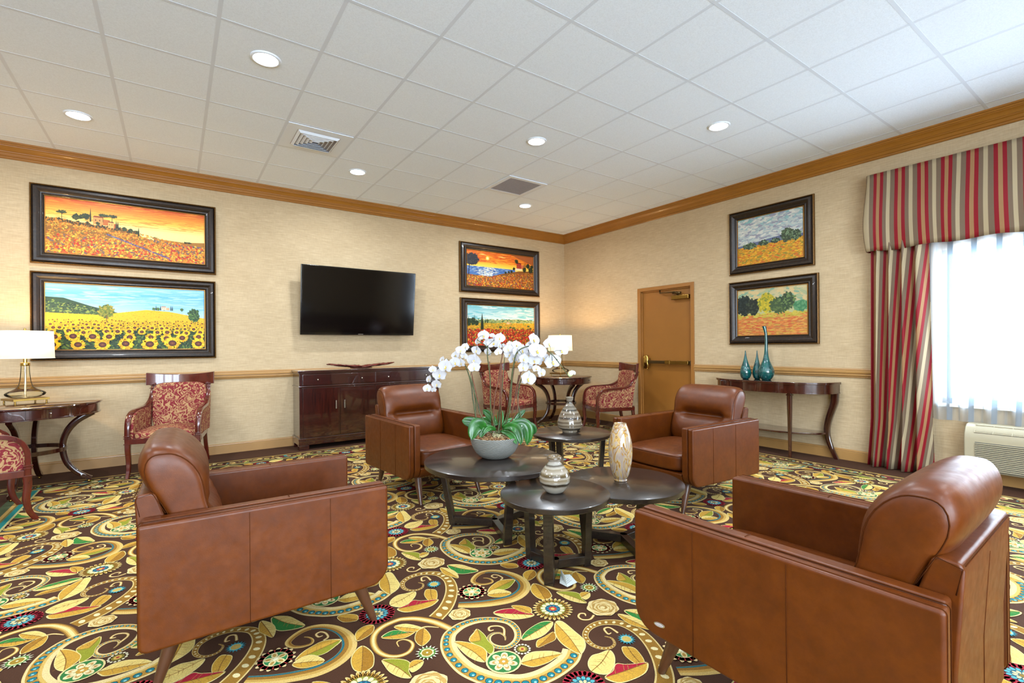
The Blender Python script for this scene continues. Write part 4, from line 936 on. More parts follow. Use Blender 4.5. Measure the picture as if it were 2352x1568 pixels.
# ------------------------------------------------------------------ tan leather armchairs
def make_armchair(label):
    t = thing('leather_armchair', label, 'armchair', (0, 0, 0), 0, 'tan leather armchairs around the coffee tables')
    def side_outline(y0, y1, z0, z1, rf, rb, k=6):
        pts = []
        for (cy, cz, r, a0) in ((y1 - .012, z1 - .012, .012, 0), (y0 + .012, z1 - .012, .012, 90), (y0 + rb, z0 + rb + .0, rb, 180), (y1 - rf, z0 + rf + .018, rf, 270)):
            for i in range(k + 1):
                a = math.radians(a0 + 90 * i / k); pts.append((cy + r * cos(a), cz + r * sin(a)))
        return pts
    for sg in (-1, 1):
        b = MB(); b.prism(side_outline(-.4475, .4475, .195, .648, .085, .03), .356, .4025, 'x')
        b.prism(side_outline(-.44, .4475, .20, .652, .085, .03), .300, .354, 'x')
        if sg < 0: b.v = [(-p[0], p[1], p[2]) for p in b.v]
        arm = b.build('arm', 'leather', t, bev=.013, seg=3)
        s_ = MB(); X = .4032 * sg
        for y in (-.10, .20): s_.tube([(X, y, .205), (X, y, .634)], .0011, 5)
        o1 = side_outline(-.4475, .4475, .195, .648, .085, .03); cy_, cz_ = 0, .42
        s_.tube([(.3905 * sg, p[0] * 1.0005, .42 + (p[1] - .42) * 1.001) for p in o1], .0016, 5, closed=True)
        s_.tube([(.355 * sg, p[0] * 1.0, p[1] + .0008) for p in o1], .0016, 5, closed=True)
        s_.tube([(.312 * sg, .445, z) for z in (.30, .45, .63)], .0013, 5)
        s_.tube([(x * sg, .05, .6545 if x < .35 else .6495) for x in (.308, .325, .345)], .0012, 5)
        s_.build('seam', 'seam_thread', arm)
    b = MB(); b.prism(side_outline(-.42, .4475, .195, .30, .085, .03), -.3005, .3005, 'x'); b.build('seat_base', 'leather', t, bev=.014, seg=3)
    # seat cushion
    def fs(q):
        x, y, z = q; z += (.018 * (1 - (x / .30) ** 2) * (1 - (y / .34) ** 2)) if z > 0 else 0
        if y > 0: y += .016 * (1 - (x / .30) ** 2) * 1
        return (x, y + .105, z + .372)
    b = MB(); b.pillow(.2985, .335, .072, 7, 18, fs); sc = b.build('seat_cushion', 'leather', t)
    s_ = MB()
    fr = [(x, .105 + .335 * .995 + .016 * (1 - (x / .3) ** 2) + .001 - .010 * (abs(x) / .29) ** 8, .424) for x in [-.288 + .576 * i / 20 for i in range(21)]]
    s_.tube(fr, .0022, 5); s_.build('welt', 'seam_thread', sc)
    # raked back frame
    b = MB(); b.prism([(-.4475, .20), (-.4475, .45), (-.463, .715), (-.455, .735), (-.412, .738), (-.398, .728), (-.36, .60), (-.30, .45), (-.30, .20)], -.3002, .3002, 'x')
    bf = b.build('back_frame', 'leather', t, bev=.012, seg=3)
    s_ = MB(); s_.tube([(x, -.4625, .728) for x in (-.29, 0, .29)], .0014, 5); s_.tube([(0, -.4478, .21), (0, -.4478, .45), (0, -.4615, .69)], .0012, 5)
    for sg in (-1, 1): s_.tube([(.3006 * sg, y, z) for y, z in ((-.447, .655), (-.460, .722), (-.41, .736), (-.37, .655))], .0014, 5)
    s_.build('seam', 'seam_thread', bf)
    # plump back cushion with a pinched horizontal seam
    def fb(q):
        x, y, z = q; v = (z + .235) / .47                        # 0 bottom .. 1 top
        th = .62 + .50 * math.exp(-((v - .80) / .26) ** 2) + .22 * math.exp(-((v - .25) / .22) ** 2)
        y *= th * (1 - .12 * (abs(x) / .3) ** 4)
        if y > 0:
            m = max(0.0, min(1.0, (.235 - abs(x)) / .07)); m = m * m * (3 - 2 * m)
            y -= .050 * math.exp(-((v - .50) / .075) ** 2) * m + .014 * math.exp(-((v - .50) / .03) ** 2) * max(0, min(1, (.285 - abs(x)) / .04))
        x *= 1 - .03 * (1 - v)
        z += .012 * cos(x * 5) * (v - .5)
        yy = y - .232 - .175 * (v - .1); return (x, yy, z * 1.07 + .658)
    b = MB(); b.pillow(.300, .104, .232, 9, 34, fb, m=3.0); bc = b.build('back_cushion', 'leather', t)
    s_ = MB()
    def cush(x, y, z, n=9, k=1.004, m=3.0):
        d = (abs(x) ** n + ((abs(y) ** m + abs(z) ** m) ** (1 / m)) ** n) ** (1 / n); p = fb((x / d * .300 * k, y / d * .104 * k, z / d * .232 * k)); return p
    for sg in (-1, 1):
        ring = []
        for i in range(44):
            a = 2 * PI * i / 44; c, s2 = cos(a), sin(a); m = max(abs(c), abs(s2)); q = (abs(c) ** 3 + abs(s2) ** 3) ** (1 / 3); ring.append(cush(sg, c / q * .90, s2 / q * .90))
        s_.tube(ring, .0019, 5, closed=True)
    s_.tube([cush(x, 1, .0) for x in [-.90 + 1.80 * i / 24 for i in range(25)]], .0015, 5)
    s_.build('seam', 'seam_thread', bc)
    for sx in (-1, 1):
        for sy in (-1, 1):
            b = MB(); p0 = Vector((.27 * sx, .335 * sy, .215)); p1 = Vector((.285 * sx, .415 * sy, 0)) if sy > 0 else Vector((.285 * sx, -.405, 0))
            b.tube([p0, p0.lerp(p1, .15), p0.lerp(p1, .9), p1], [.031, .030, .0165, .0145], 16); b.build('leg', 'walnut_leg', t, smooth=50)
    return t
ch1 = make_armchair('tan leather armchair at front left, seen from its right side, facing the coffee tables')
ch1.location = (.350, 2.511, 0); ch1.rotation_euler = (0, 0, -1.610)
ch4 = clone(ch1, (1.834, .791, 0), .029, 'tan leather armchair nearest the viewer at lower right, window light on its cushion')
ch3 = clone(ch1, (3.555, 2.508, 0), 1.550, 'tan leather armchair in front of the door and console table, facing left')
ch2 = clone(ch1, (1.874, 4.021, 0), 3.203, 'tan leather armchair in front of the dark credenza, partly behind the white orchids')
b = MB(); b.pillow(.024, .002, .009, 2, 10, M=Matrix.Translation((-.4035, .335, .262)) @ Matrix.Rotation(PI / 2, 4, 'Z') @ Matrix.Rotation(.12, 4, 'Y')); bo = b.build('maker_badge', 'brushed_nickel', ch4)
b = MB(); b.pillow(.019, .0012, .0065, 2, 8, M=Matrix.Translation((-.4052, .335, .262)) @ Matrix.Rotation(PI / 2, 4, 'Z') @ Matrix.Rotation(.12, 4, 'Y')); b.build('badge_face', 'vent_grey', bo)

# ------------------------------------------------------------------ carved red open-arm chairs
def make_side_chair(label):
    t = thing('upholstered_armchair', label, 'chair', (0, 0, 0), 0, 'red damask chairs with cherry wood frames')
    for sg in (-1, 1):
        path = cat_rom([(.262 * sg, -.335, .90), (.262 * sg, -.300, .80), (.268 * sg, -.235, .715), (.280 * sg, -.13, .668), (.290 * sg, .02, .655), (.297 * sg, .16, .645), (.300 * sg, .245, .605), (.300 * sg, .285, .53), (.300 * sg, .292, .44), (.300 * sg, .288, .335)], 5, False)
        b = MB(); b.sweep(path, .046, .034, (1, 0, 0)); b.build('arm_rail', 'red_cherry', t, smooth=45)
        path = cat_rom([(.300 * sg, .285, .345), (.299 * sg, .290, .27), (.295 * sg, .283, .16), (.292 * sg, .300, .07), (.290 * sg, .338, 0)], 5, False); n_ = len(path)
        b = MB(); b.sweep(path, [.046 - .016 * i / (n_ - 1) for i in range(n_)], [.052 - .02 * i / (n_ - 1) for i in range(n_)], (1, 0, 0))
        lg = b.build('leg', 'red_cherry', t, smooth=45)
        b = MB(); b.box(min(.28 * sg, .32 * sg), max(.28 * sg, .32 * sg), .270, .310, .335, .42)
        for z in (.335, .392, .412): b.box(.272 * sg - .0, .272 * sg + .056 * sg, .262, .318, z, z + .008) if sg > 0 else b.box(-.328, -.272, .262, .318, z, z + .008)
        b.build('leg_bead', 'red_cherry', lg, bev=.003, smooth=45)
        b = MB(); b.sweep(cat_rom([(.235 * sg, -.265, .40), (.240 * sg, -.285, .22), (.248 * sg, -.345, 0)], 5, False), .038, [.046 - .0012 * i for i in range(11)], (1, 0, 0)); b.build('leg', 'red_cherry', t, smooth=45)
        # upholstered side panel under the arm rail
        up = cat_rom([(-.300, .80), (-.235, .712), (-.13, .665), (.02, .652), (.16, .640), (.240, .600), (.272, .53), (.278, .44)], 4, False)
        lo = [(.275, .385), (-.235, .385)]
        b = MB(); b.prism(lo + up[::-1] if False else [(-.235, .385), (.275, .385)] + up[::-1], .258 * sg, .292 * sg, 'x'); b.build('side_panel', 'damask', t, bev=.006, smooth=40)
        b = MB()
        for z in (.845, .885): b.box(min(.238 * sg, .292 * sg), max(.238 * sg, .292 * sg), -.352 + (.9 - z) * .2, -.295 + (.9 - z) * .2, z, z + .007)
        b.build('post_bead', 'red_cherry', t, bev=.002)
    # seat frame
    b = MB(); b.prism([(-.30, .305), (.30, .305), (.27, .262), (-.27, .262)], .335, .388); b.prism([(-.325, .27), (-.287, .27), (-.225, -.29), (-.262, -.29)], .335, .388); b.prism([(.325, .27), (.287, .27), (.225, -.29), (.262, -.29)], .335, .388); b.box(-.25, .25, -.29, -.255, .335, .388)
    b.build('seat_frame', 'red_cherry', t, smooth=False, bev=.003)
    def fs(q):
        x, y, z = q; k = 1 - .10 * (1 - (y + .27) / .54); x *= k
        z += .030 * (1 - (x / .29) ** 2) * (1 - (y / .29) ** 2) if z > 0 else 0
        return (x, y + .012, z + .405)
    b = MB(); b.pillow(.282, .288, .040, 6, 14, fs); b.build('seat_cushion', 'damask', t)
    def fb(q):
        x, y, z = q; v = (z + .25) / .5; x *= .94 + .04 * v; y += .035 * (x / .24) ** 2 * (.4 + .6 * v)
        return (x, y - .235 - .085 * v, z + .655)
    b = MB(); b.pillow(.262, .032, .25, 6, 14, fb); b.build('back_pad', 'damask', t)
    # curved tablet crest
    rows = []
    for i in range(25):
        s_ = -1 + 2 * i / 24; x = .325 * s_; y = -.385 + .085 * s_ * s_; zt = .026 * s_ * s_ - .010; dz = .0 if abs(s_) < .82 else .0
        th = .014; zb = .872 + (.0 if abs(s_) < .84 else .010)
        rows.append([(x, y + th, zb), (x, y + th - .004, 1.0 + zt), (x, y - th - .018, 1.004 + zt), (x, y - th, zb)])
    b = MB(); b.grid(rows, True); k = len(b.v); b.f += [(0, 1, 2, 3), (k - 4, k - 3, k - 2, k - 1)]; b.m += [0, 0]
    b.build('crest_rail', 'red_cherry', t, smooth=35, bev=.004)
    return t
s1 = make_side_chair('red damask wooden chair against the wall between left round table and credenza')
s1.location = (-.02, 6.285, 0); s1.rotation_euler = (0, 0, math.radians(165))
clone(s1, (-1.275, 5.205, 0), math.radians(-71), 'red damask chair cut by the left edge, in front of the left round table')
clone(s1, (4.235, 6.14, 0), math.radians(190), 'red damask chair seen through the orchid stems, left of the corner table')
clone(s1, (5.30, 5.03, 0), math.radians(64.5), 'red damask chair beside the door, right of the corner table')

# ------------------------------------------------------------------ round occasional tables with curved legs
def make_round_table(label, R, rot):
    t = thing('round_table', label, 'table', (0, 0, 0), 0, 'round mahogany tables with curved legs')
    b = MB(); b.lathe([(.0001, .79), (R - .012, .79), (R - .003, .786), (R, .778), (R - .004, .770), (R - .012, .766), (R - .016, .764), (.0001, .764)], 96); b.build('table_top', 'mahogany', t, smooth=35)
    b = MB(); b.lathe([(R - .022, .766), (R - .022, .690), (R - .014, .686), (R - .014, .678), (R - .03, .674), (R - .05, .674)], 96); ap = b.build('apron', 'mahogany', t, smooth=35)
    b = MB()
    for a in (-80, -46, 10, 44, 100, 134, 190, 224): a = math.radians(a); b.box(R - .030, R - .0212, -.0012, .0012, .69, .766, Matrix.Rotation(a, 4, 'Z'))
    b.build('drawer_seam', 'dark_gap', ap, smooth=False)
    b = MB()
    for a in (-63, 27, 117, 207): b.pillow(.010, .007, .007, 2, 8, M=Matrix.Rotation(math.radians(a), 4, 'Z') @ Matrix.Translation((R - .012, 0, .728)))
    b.build('drawer_knob', 'brushed_nickel', ap)
    for k in range(4):
        M = Matrix.Rotation(math.radians(rot + 90 * k), 4, 'Z')
        path = cat_rom([(R - .07, 0, .680), (R - .19, 0, .600), (R - .265, 0, .49), (R - .29, 0, .36), (R - .265, 0, .22), (R - .20, 0, .12), (R - .12, 0, .055), (R - .085, 0, .038)], 5, False)
        b = MB(); n_ = len(path); b.sweep(path, .042, [.062 - .026 * i / (n_ - 1) for i in range(n_)], (0, 1, 0), M); lg = b.build('leg', 'dark_mahogany', t, smooth=45)
        b = MB(); b.pillow(.015, .012, .015, 2, 10, M=M @ Matrix.Translation((R - .105, 0, .015))); b.box(R - .118, R - .092, -.006, .006, .018, .05, M); b.build('caster', 'brass', lg)
    b = MB(); r = R - .255; b.lathe([(r, .335), (r, .372), (r - .02, .372), (r - .02, .335), (r, .335)], 72); b.build('stretcher_ring', 'dark_mahogany', t, smooth=35)
    return t
rt = make_round_table('round mahogany table with drawer and curved legs at the left edge, under a glass lamp', .54, -2)
rt.location = (-1.118, 6.17, 0)
rt2 = make_round_table('round mahogany table with four curved legs in the room corner between two red chairs', .51, 76)
rt2.location = (5.187, 5.992, 0)

# ------------------------------------------------------------------ table lamps
def make_lamp(label, loc, rz, cord=True):
    t = thing('table_lamp', label, 'lamp', loc, rz, 'lit glass table lamps')
    b = MB(); b.box(-.125, .125, -.125, .125, .030, .048); pl = b.build('base_plate', 'brass', t, bev=.002, smooth=40)
    b = MB()
    for sx in (-1, 1):
        for sy in (-1, 1): b.lathe([(.0001, 0), (.007, .001), (.009, .005), (.005, .009), (.008, .014), (.008, .018), (.005, .022), (.006, .030)], 12, c=(.108 * sx, .108 * sy))
    b.build('base_foot', 'brass', pl)
    prof = [(.055, .050), (.09, .054), (.125, .068), (.138, .084), (.134, .096), (.11, .112), (.080, .128), (.056, .152), (.042, .19), (.034, .25), (.030, .32), (.030, .345)]
    pr = cat_rom(prof, 4, False); b = MB(); b.lathe(pr, 48); b.build('glass_body', 'clear_glass', t)
    b = MB(); b.lathe([(.0001, .05), (.03, .05), (.03, .054), (.0085, .058), (.0085, .345)], 20); b.build('centre_rod', 'brushed_nickel', t)
    b = MB(); b.lathe([(.0001, .343), (.033, .343), (.034, .350), (.033, .370), (.030, .373), (.014, .375), (.014, .430), (.016, .432), (.016, .50), (.0001, .50)], 32); b.build('brass_collar', 'polished_brass', t, smooth=40)
    b = MB(); b.lathe([(.200, .412), (.1925, .662)], 72); s_ = b.build('lamp_shade', 'lit_shade', t, fix=False); s_.modifiers.new('thick', 'SOLIDIFY').thickness = .002
    b = MB()
    for z, r in ((.414, .2005), (.660, .193)): b.lathe([(r - .002, z - .003), (r + .0015, z - .003), (r + .0015, z + .003), (r - .002, z + .003)], 72)
    b.build('shade_trim', 'lit_shade', s_)
    b = MB()
    for k in range(3): a = k * 2.1; b.tube([(0, 0, .648), (.19 * cos(a), .19 * sin(a), .655)], .002, 5)
    b.tube([(0, 0, .5), (0, 0, .665)], .003, 6); b.build('shade_spider', 'brass', s_)
    b = MB(); b.lathe([(.0001, .664), (.008, .666), (.006, .672), (.010, .680), (.006, .690), (.0001, .693)], 16); b.build('finial', 'polished_brass', t)
    b = MB(); b.pillow(.03, .03, .04, 2, 10, M=Matrix.Translation((0, 0, .545))); b.build('light_bulb', 'bulb_glow', t)
    l = bpy.data.lights.new('lamp_glow', 'POINT'); l.energy = 34; l.color = (1, .64, .30); l.shadow_soft_size = .035
    lo = bpy.data.objects.new('lamp_glow', l); SC.collection.objects.link(lo); lo.parent = t; lo.location = (0, 0, .61)
    return t
make_lamp('lit glass table lamp on the left round table, in front of the sunflower picture', (-1.125, 6.20, .79), math.radians(30))
make_lamp('glass table lamp with lit drum shade on the corner table, behind the orchid flowers', (5.205, 6.02, .79), math.radians(5))

# ------------------------------------------------------------------ dark credenza
cr = thing('credenza', 'long dark mahogany credenza with doors and drawers under the television', 'credenza', (2.22, 6.58, 0))
XA, XB, YF, YB = -.955, .955, -.195, .195
b = MB(); b.box(XA, XB, YF + .012, YB, .145, .955); b.build('cabinet_body', 'dark_mahogany', cr, smooth=False, bev=.003)
b = MB(); b.box(XA - .022, XB + .022, YF - .008, YB + .004, .968, .995); b.box(XA - .01, XB + .01, YF + .002, YB, .952, .970); b.build('cabinet_top', 'dark_mahogany', cr, bev=.006, smooth=40)
b = MB(); b.box(XA - .012, XB + .012, YF - .004, YB, .782, .800); b.build('waist_moulding', 'dark_mahogany', cr, bev=.006, smooth=40)
b = MB(); b.box(XA - .015, XB + .015, YF - .006, YB, .120, .150); b.box(XA - .012, XB + .012, YF - .002, YB, .062, .122); b.build('plinth', 'dark_mahogany', cr, bev=.005, smooth=40)
for x in (XA - .012, XB - .11):
    for y in (YF - .002, YB - .10):
        b = MB(); b.box(x, x + .122, y, y + .09, 0, .064); b.build('foot', 'dark_mahogany', cr, bev=.008, smooth=40)
for k in range(2):
    x0 = -.915 + k * .925; x1 = x0 + .905
    b = MB(); b.box(x0, x1, YF - .002, YF + .02, .812, .945); dr = b.build('drawer', 'dark_mahogany', cr, bev=.003, smooth=40)
    for kx in (.175, .735):
        q = MB(); q.lathe([(.0001, .022), (.008, .020), (.010, .014), (.006, .006), (.005, 0)], 16, Matrix.Translation((x0 + kx, YF - .002, .876)) @ Matrix.Rotation(PI / 2, 4, 'X')); q.build('drawer_knob', 'brushed_nickel', dr)
    for m_ in range(2):
        a0 = x0 + m_ * .4535; a1 = a0 + .451
        b = MB(); b.box(a0, a1, YF, YF + .02, .158, .775); do = b.build('cabinet_door', 'dark_mahogany', cr, bev=.003, smooth=40)
        hx = (a1 - .052) if m_ == 0 else (a0 + .052)
        q = MB(); q.box(hx - .008, hx + .008, YF - .016, YF - .010, .495, .60); q.box(hx - .004, hx + .004, YF - .014, YF, .505, .515); q.box(hx - .004, hx + .004, YF - .014, YF, .58, .59); q.build('door_handle', 'brushed_nickel', do, bev=.002, smooth=40)
# carved dish on the credenza
R_ = random.Random(8); b = MB(); rows = []
for i in range(13):
    r = i / 12; row = []
    for j in range(72):
        a = 2 * PI * j / 72; e = 1 + .10 * sin(9 * a + 1) + .05 * sin(23 * a); rx = .42 * r * (e if r > .5 else 1); ry = .13 * r * (e if r > .5 else 1)
        z = .012 + .040 * abs(cos(a)) * r ** 2.2 + .010 * r + (.006 * sin(17 * a + i) if r > .3 else 0) + .010 * math.exp(-((r - .45) / .2) ** 2) * (1 + sin(8 * a))
        row.append((rx * cos(a), ry * sin(a), z))
    rows.append(row)
b.grid(rows, True); b.pillow(.15, .06, .010, 3, 10, M=Matrix.Translation((0, 0, .009))); dish = b.build('carved_dish', 'driftwood')
dish.modifiers.new('thick', 'SOLIDIFY').thickness = .008
dish.location = (2.09, 6.56, .9975); tag(dish, 'shallow dark red leaf-shaped carved dish lying on the credenza', 'dish')

# ------------------------------------------------------------------ console table on the door wall
co = thing('console_table', 'long mahogany console table with curved end legs under the two pictures by the door', 'console table', (WX, 2.935, 0))
def dshape(hw, dp, n_=40, ex=2.6):
    pts = []
    for i in range(n_ + 1):
        a = -PI / 2 + PI * i / n_; c, s2 = cos(a), sin(a)
        pts.append((-dp * abs(c) ** (2 / ex), -hw * (abs(s2) ** (2 / ex)) * (1 if s2 > 0 else -1)))
    return pts
b = MB(); b.prism(dshape(.70, .46), .826, .852); b.build('table_top', 'mahogany', co, bev=.005, smooth=35); co.location.x -= .006
b = MB(); b.prism(dshape(.685, .447), .732, .827); b.build('apron', 'mahogany', co, smooth=35)
b = MB(); b.prism(dshape(.69, .452), .726, .734); b.build('apron_bead', 'mahogany', co, smooth=35)
for s_ in (-1, 1):
    b = MB(); n_ = 8; pth = [(-.365, .325 * s_, .728 - .728 * i / (n_ - 1)) for i in range(n_)]; b.sweep(pth, [.050 - .024 * i / (n_ - 1) for i in range(n_)], [.050 - .024 * i / (n_ - 1) for i in range(n_)], (0, 1, 0)); b.box(-.393, -.337, .325 * s_ - .028, .325 * s_ + .028, .700, .712); b.build('leg', 'mahogany', co, smooth=45)
    pth = cat_rom([(-.05, .655 * s_, .73), (-.05, .648 * s_, .62), (-.05, .60 * s_, .46), (-.05, .575 * s_, .33), (-.05, .585 * s_, .22), (-.05, .625 * s_, .10), (-.05, .672 * s_, 0)], 5, False); n_ = len(pth)
    b = MB(); b.sweep(pth, .045, [.075 - .038 * i / (n_ - 1) for i in range(n_)], (1, 0, 0)); b.build('leg', 'dark_mahogany', co, smooth=45)
b = MB(); b.prism(dshape(.585, .385, ex=2.2), .268, .288); b.build('shelf', 'mahogany', co, bev=.004, smooth=35)

def lathe_obj(name, mat, prof, loc, label, cat, group=None, seg=64, k=4, bend=None, inner=True):
    pr = cat_rom(prof, k, False); b = MB(); b.lathe([(.0001, pr[0][1])] + pr, seg)
    if bend: b.v = [(p[0] + bend(p[2])[0], p[1] + bend(p[2])[1], p[2]) for p in b.v]
    o = b.build(name, mat, smooth=60); o.location = loc; tag(o, label, cat, group); return o
TZ = .852
def cap(pr): return pr + [(max(pr[-1][0] - .004, .001), pr[-1][1] - .004), (max(pr[-1][0] - .006, .001), pr[-1][1] - .03)]
big = [(.045, 0), (.062, .02), (.083, .06), (.088, .10), (.078, .14), (.060, .18), (.040, .23), (.028, .28), (.021, .34), (.017, .42), (.016, .50), (.017, .57), (.020, .61), (.024, .636)]
lathe_obj('teal_glass_vase', 'teal_glass', cap(big), (5.74, 2.925, TZ), 'tall swan-necked teal glass vase on the console table', 'vase', 'teal glass vases on the console', bend=lambda z: ((.012 * sin((z - .2) * 6) * max(0, z - .1) * 1.2), (.02 * max(0, z - .48) * 8 * max(0, z - .48) * 6)))
sm_ = [(.030, 0), (.050, .02), (.062, .06), (.062, .10), (.050, .15), (.033, .20), (.019, .25), (.010, .30), (.005, .345)]
lathe_obj('teal_glass_vase', 'teal_glass', cap(sm_), (5.70, 3.155, TZ), 'small teal glass bottle vase with thin neck, leftmost of the three on the console', 'vase', 'teal glass vases on the console')
lathe_obj('teal_glass_vase', 'teal_glass', cap([(r * .86, z * 1.0) for r, z in sm_]), (5.80, 3.065, TZ), 'slim small teal glass vase between the other two teal vases', 'vase', 'teal glass vases on the console')

# ------------------------------------------------------------------ coffee tables
def coffee_table(label, x, y, z, R, rot, rl, th=.030, rt_=None):
    t = thing('coffee_table', label, 'coffee table', (x, y, 0), 0, 'round dark oak coffee tables')
    b = MB(); b.lathe([(.0001, z), (R - .006, z), (R, z - .004), (R, z - th + .004), (R - .005, z - th), (.0001, z - th)], 96); b.build('table_top', 'espresso_oak', t, smooth=35)
    ru = rt_ or rl + .04; w = .052
    for k in range(3):
        M = Matrix.Rotation(math.radians(rot + 120 * k), 4, 'Z')
        b = MB(); b.add([(ru - .024, -w / 2, z - th), (ru + .016, -w / 2, z - th), (ru + .016, w / 2, z - th), (ru - .024, w / 2, z - th), (rl - .022, -w / 2, 0), (rl + .018, -w / 2, 0), (rl + .018, w / 2, 0), (rl - .022, w / 2, 0)],
              [(0, 1, 2, 3), (7, 6, 5, 4), (0, 4, 5, 1), (1, 5, 6, 2), (2, 6, 7, 3), (3, 7, 4, 0)], M); b.build('leg', 'espresso_oak', t, bev=.003, smooth=40)
        b = MB(); b.box(-.012, rl - .012, -.024, .024, .012, .060, M); b.build('stretcher', 'espresso_oak', t, bev=.003, smooth=40)
    return t
coffee_table('large round dark oak coffee table holding the potted orchid', 1.837, 2.842, .485, .486, 132, .31, .034, .40)
coffee_table('smallest and nearest round dark oak coffee table, holding the squat banded vase', 1.770, 2.105, .44, .311, 220, .190, .030, .21)
coffee_table('low round dark oak coffee table at right, holding the tall marbled glass vase', 2.356, 2.121, .40, .377, 124, .25, .032, .29)
coffee_table('rear round dark oak coffee table holding the tall banded bottle vase', 2.967, 3.290, .485, .358, 208, .26, .030, .30)
v4 = lathe_obj('banded_vase', 'banded_glaze_tall', [(.066, 0), (.070, .008), (.072, .022), (.104, .040), (.112, .062), (.112, .09), (.104, .13), (.088, .17), (.066, .21), (.046, .238), (.030, .258), (.026, .275), (.029, .295), (.034, .312), (.035, .318), (.028, .320), (.022, .31), (.020, .27)], (2.960, 3.300, .485), 'tall brown and cream banded bottle vase on the rear coffee table', 'vase', 'striped ceramic vases')
v2 = lathe_obj('banded_vase', 'banded_glaze_small', [(.040, 0), (.056, .010), (.074, .034), (.086, .062), (.088, .082), (.082, .108), (.066, .134), (.048, .155), (.035, .170), (.033, .178), (.040, .186), (.042, .194), (.038, .204), (.030, .208), (.022, .206), (.018, .19), (.018, .16)], (1.766, 2.100, .44), 'squat cream and metallic banded vase on the smallest coffee table', 'vase', 'striped ceramic vases')
v3 = lathe_obj('glass_vase', 'marbled_glass', [(.040, 0), (.043, .006), (.041, .014), (.052, .035), (.066, .085), (.074, .14), (.077, .19), (.074, .24), (.062, .30), (.050, .34), (.041, .362), (.040, .368), (.037, .368), (.037, .35), (.050, .31), (.065, .25)], (2.355, 2.140, .40), 'tall cream and amber marbled glass vase on the low right coffee table', 'vase')
b = MB()
for k in range(3): b.box(.02, .125, -.012, .012, .002, .018, Matrix.Rotation(.5 + k * 2.094, 4, 'Z')); b.box(.10, .128, -.012, .012, .002, .05, Matrix.Rotation(.5 + k * 2.094, 4, 'Z'))
# small black object behind the tall banded vase
b = MB(); b.pillow(.035, .022, .016, 3, 8, M=Matrix.Translation((0, 0, .0165))); b.box(-.01, .028, -.01, .012, .01, .045); so = b.build('black_stand', 'black_plastic', bev=.003); so.location = (3.085, 3.325, .4855); so.rotation_euler = (0, 0, .6)
tag(so, 'small black stand tucked behind the base of the tall banded bottle vase', 'stand')

# folded paper card under the nearest table
b = MB(); b.prism([(1.782, 1.995), (1.752, 1.906), (1.678, 1.900), (1.672, 1.955), (1.735, 2.020)], .006, .0072); pc = b.build('paper_card', 'paper', smooth=False)
b2 = MB(); b2.add([(1.672, 1.955, .007), (1.678, 1.900, .007), (1.690, 1.930, .045), (1.72, 2.00, .05), (1.735, 2.02, .007)], [(0, 1, 2, 3, 4)]); q = b2.build('card_flap', 'paper', pc, smooth=False); q.modifiers.new('t', 'SOLIDIFY').thickness = .0006
b3 = MB()
for k in range(4): b3.box(-.028, .022 - .006 * (k % 2), -.001, .001, 0, .0004, Matrix.Translation((1.724, 1.935 + .013 * k, .0073)) @ Matrix.Rotation(.3, 4, 'Z'))
b3.build('printed_lines', 'vent_grey', pc, smooth=False)
tag(pc, 'white folded paper card lying on the carpet under the smallest coffee table', 'card')

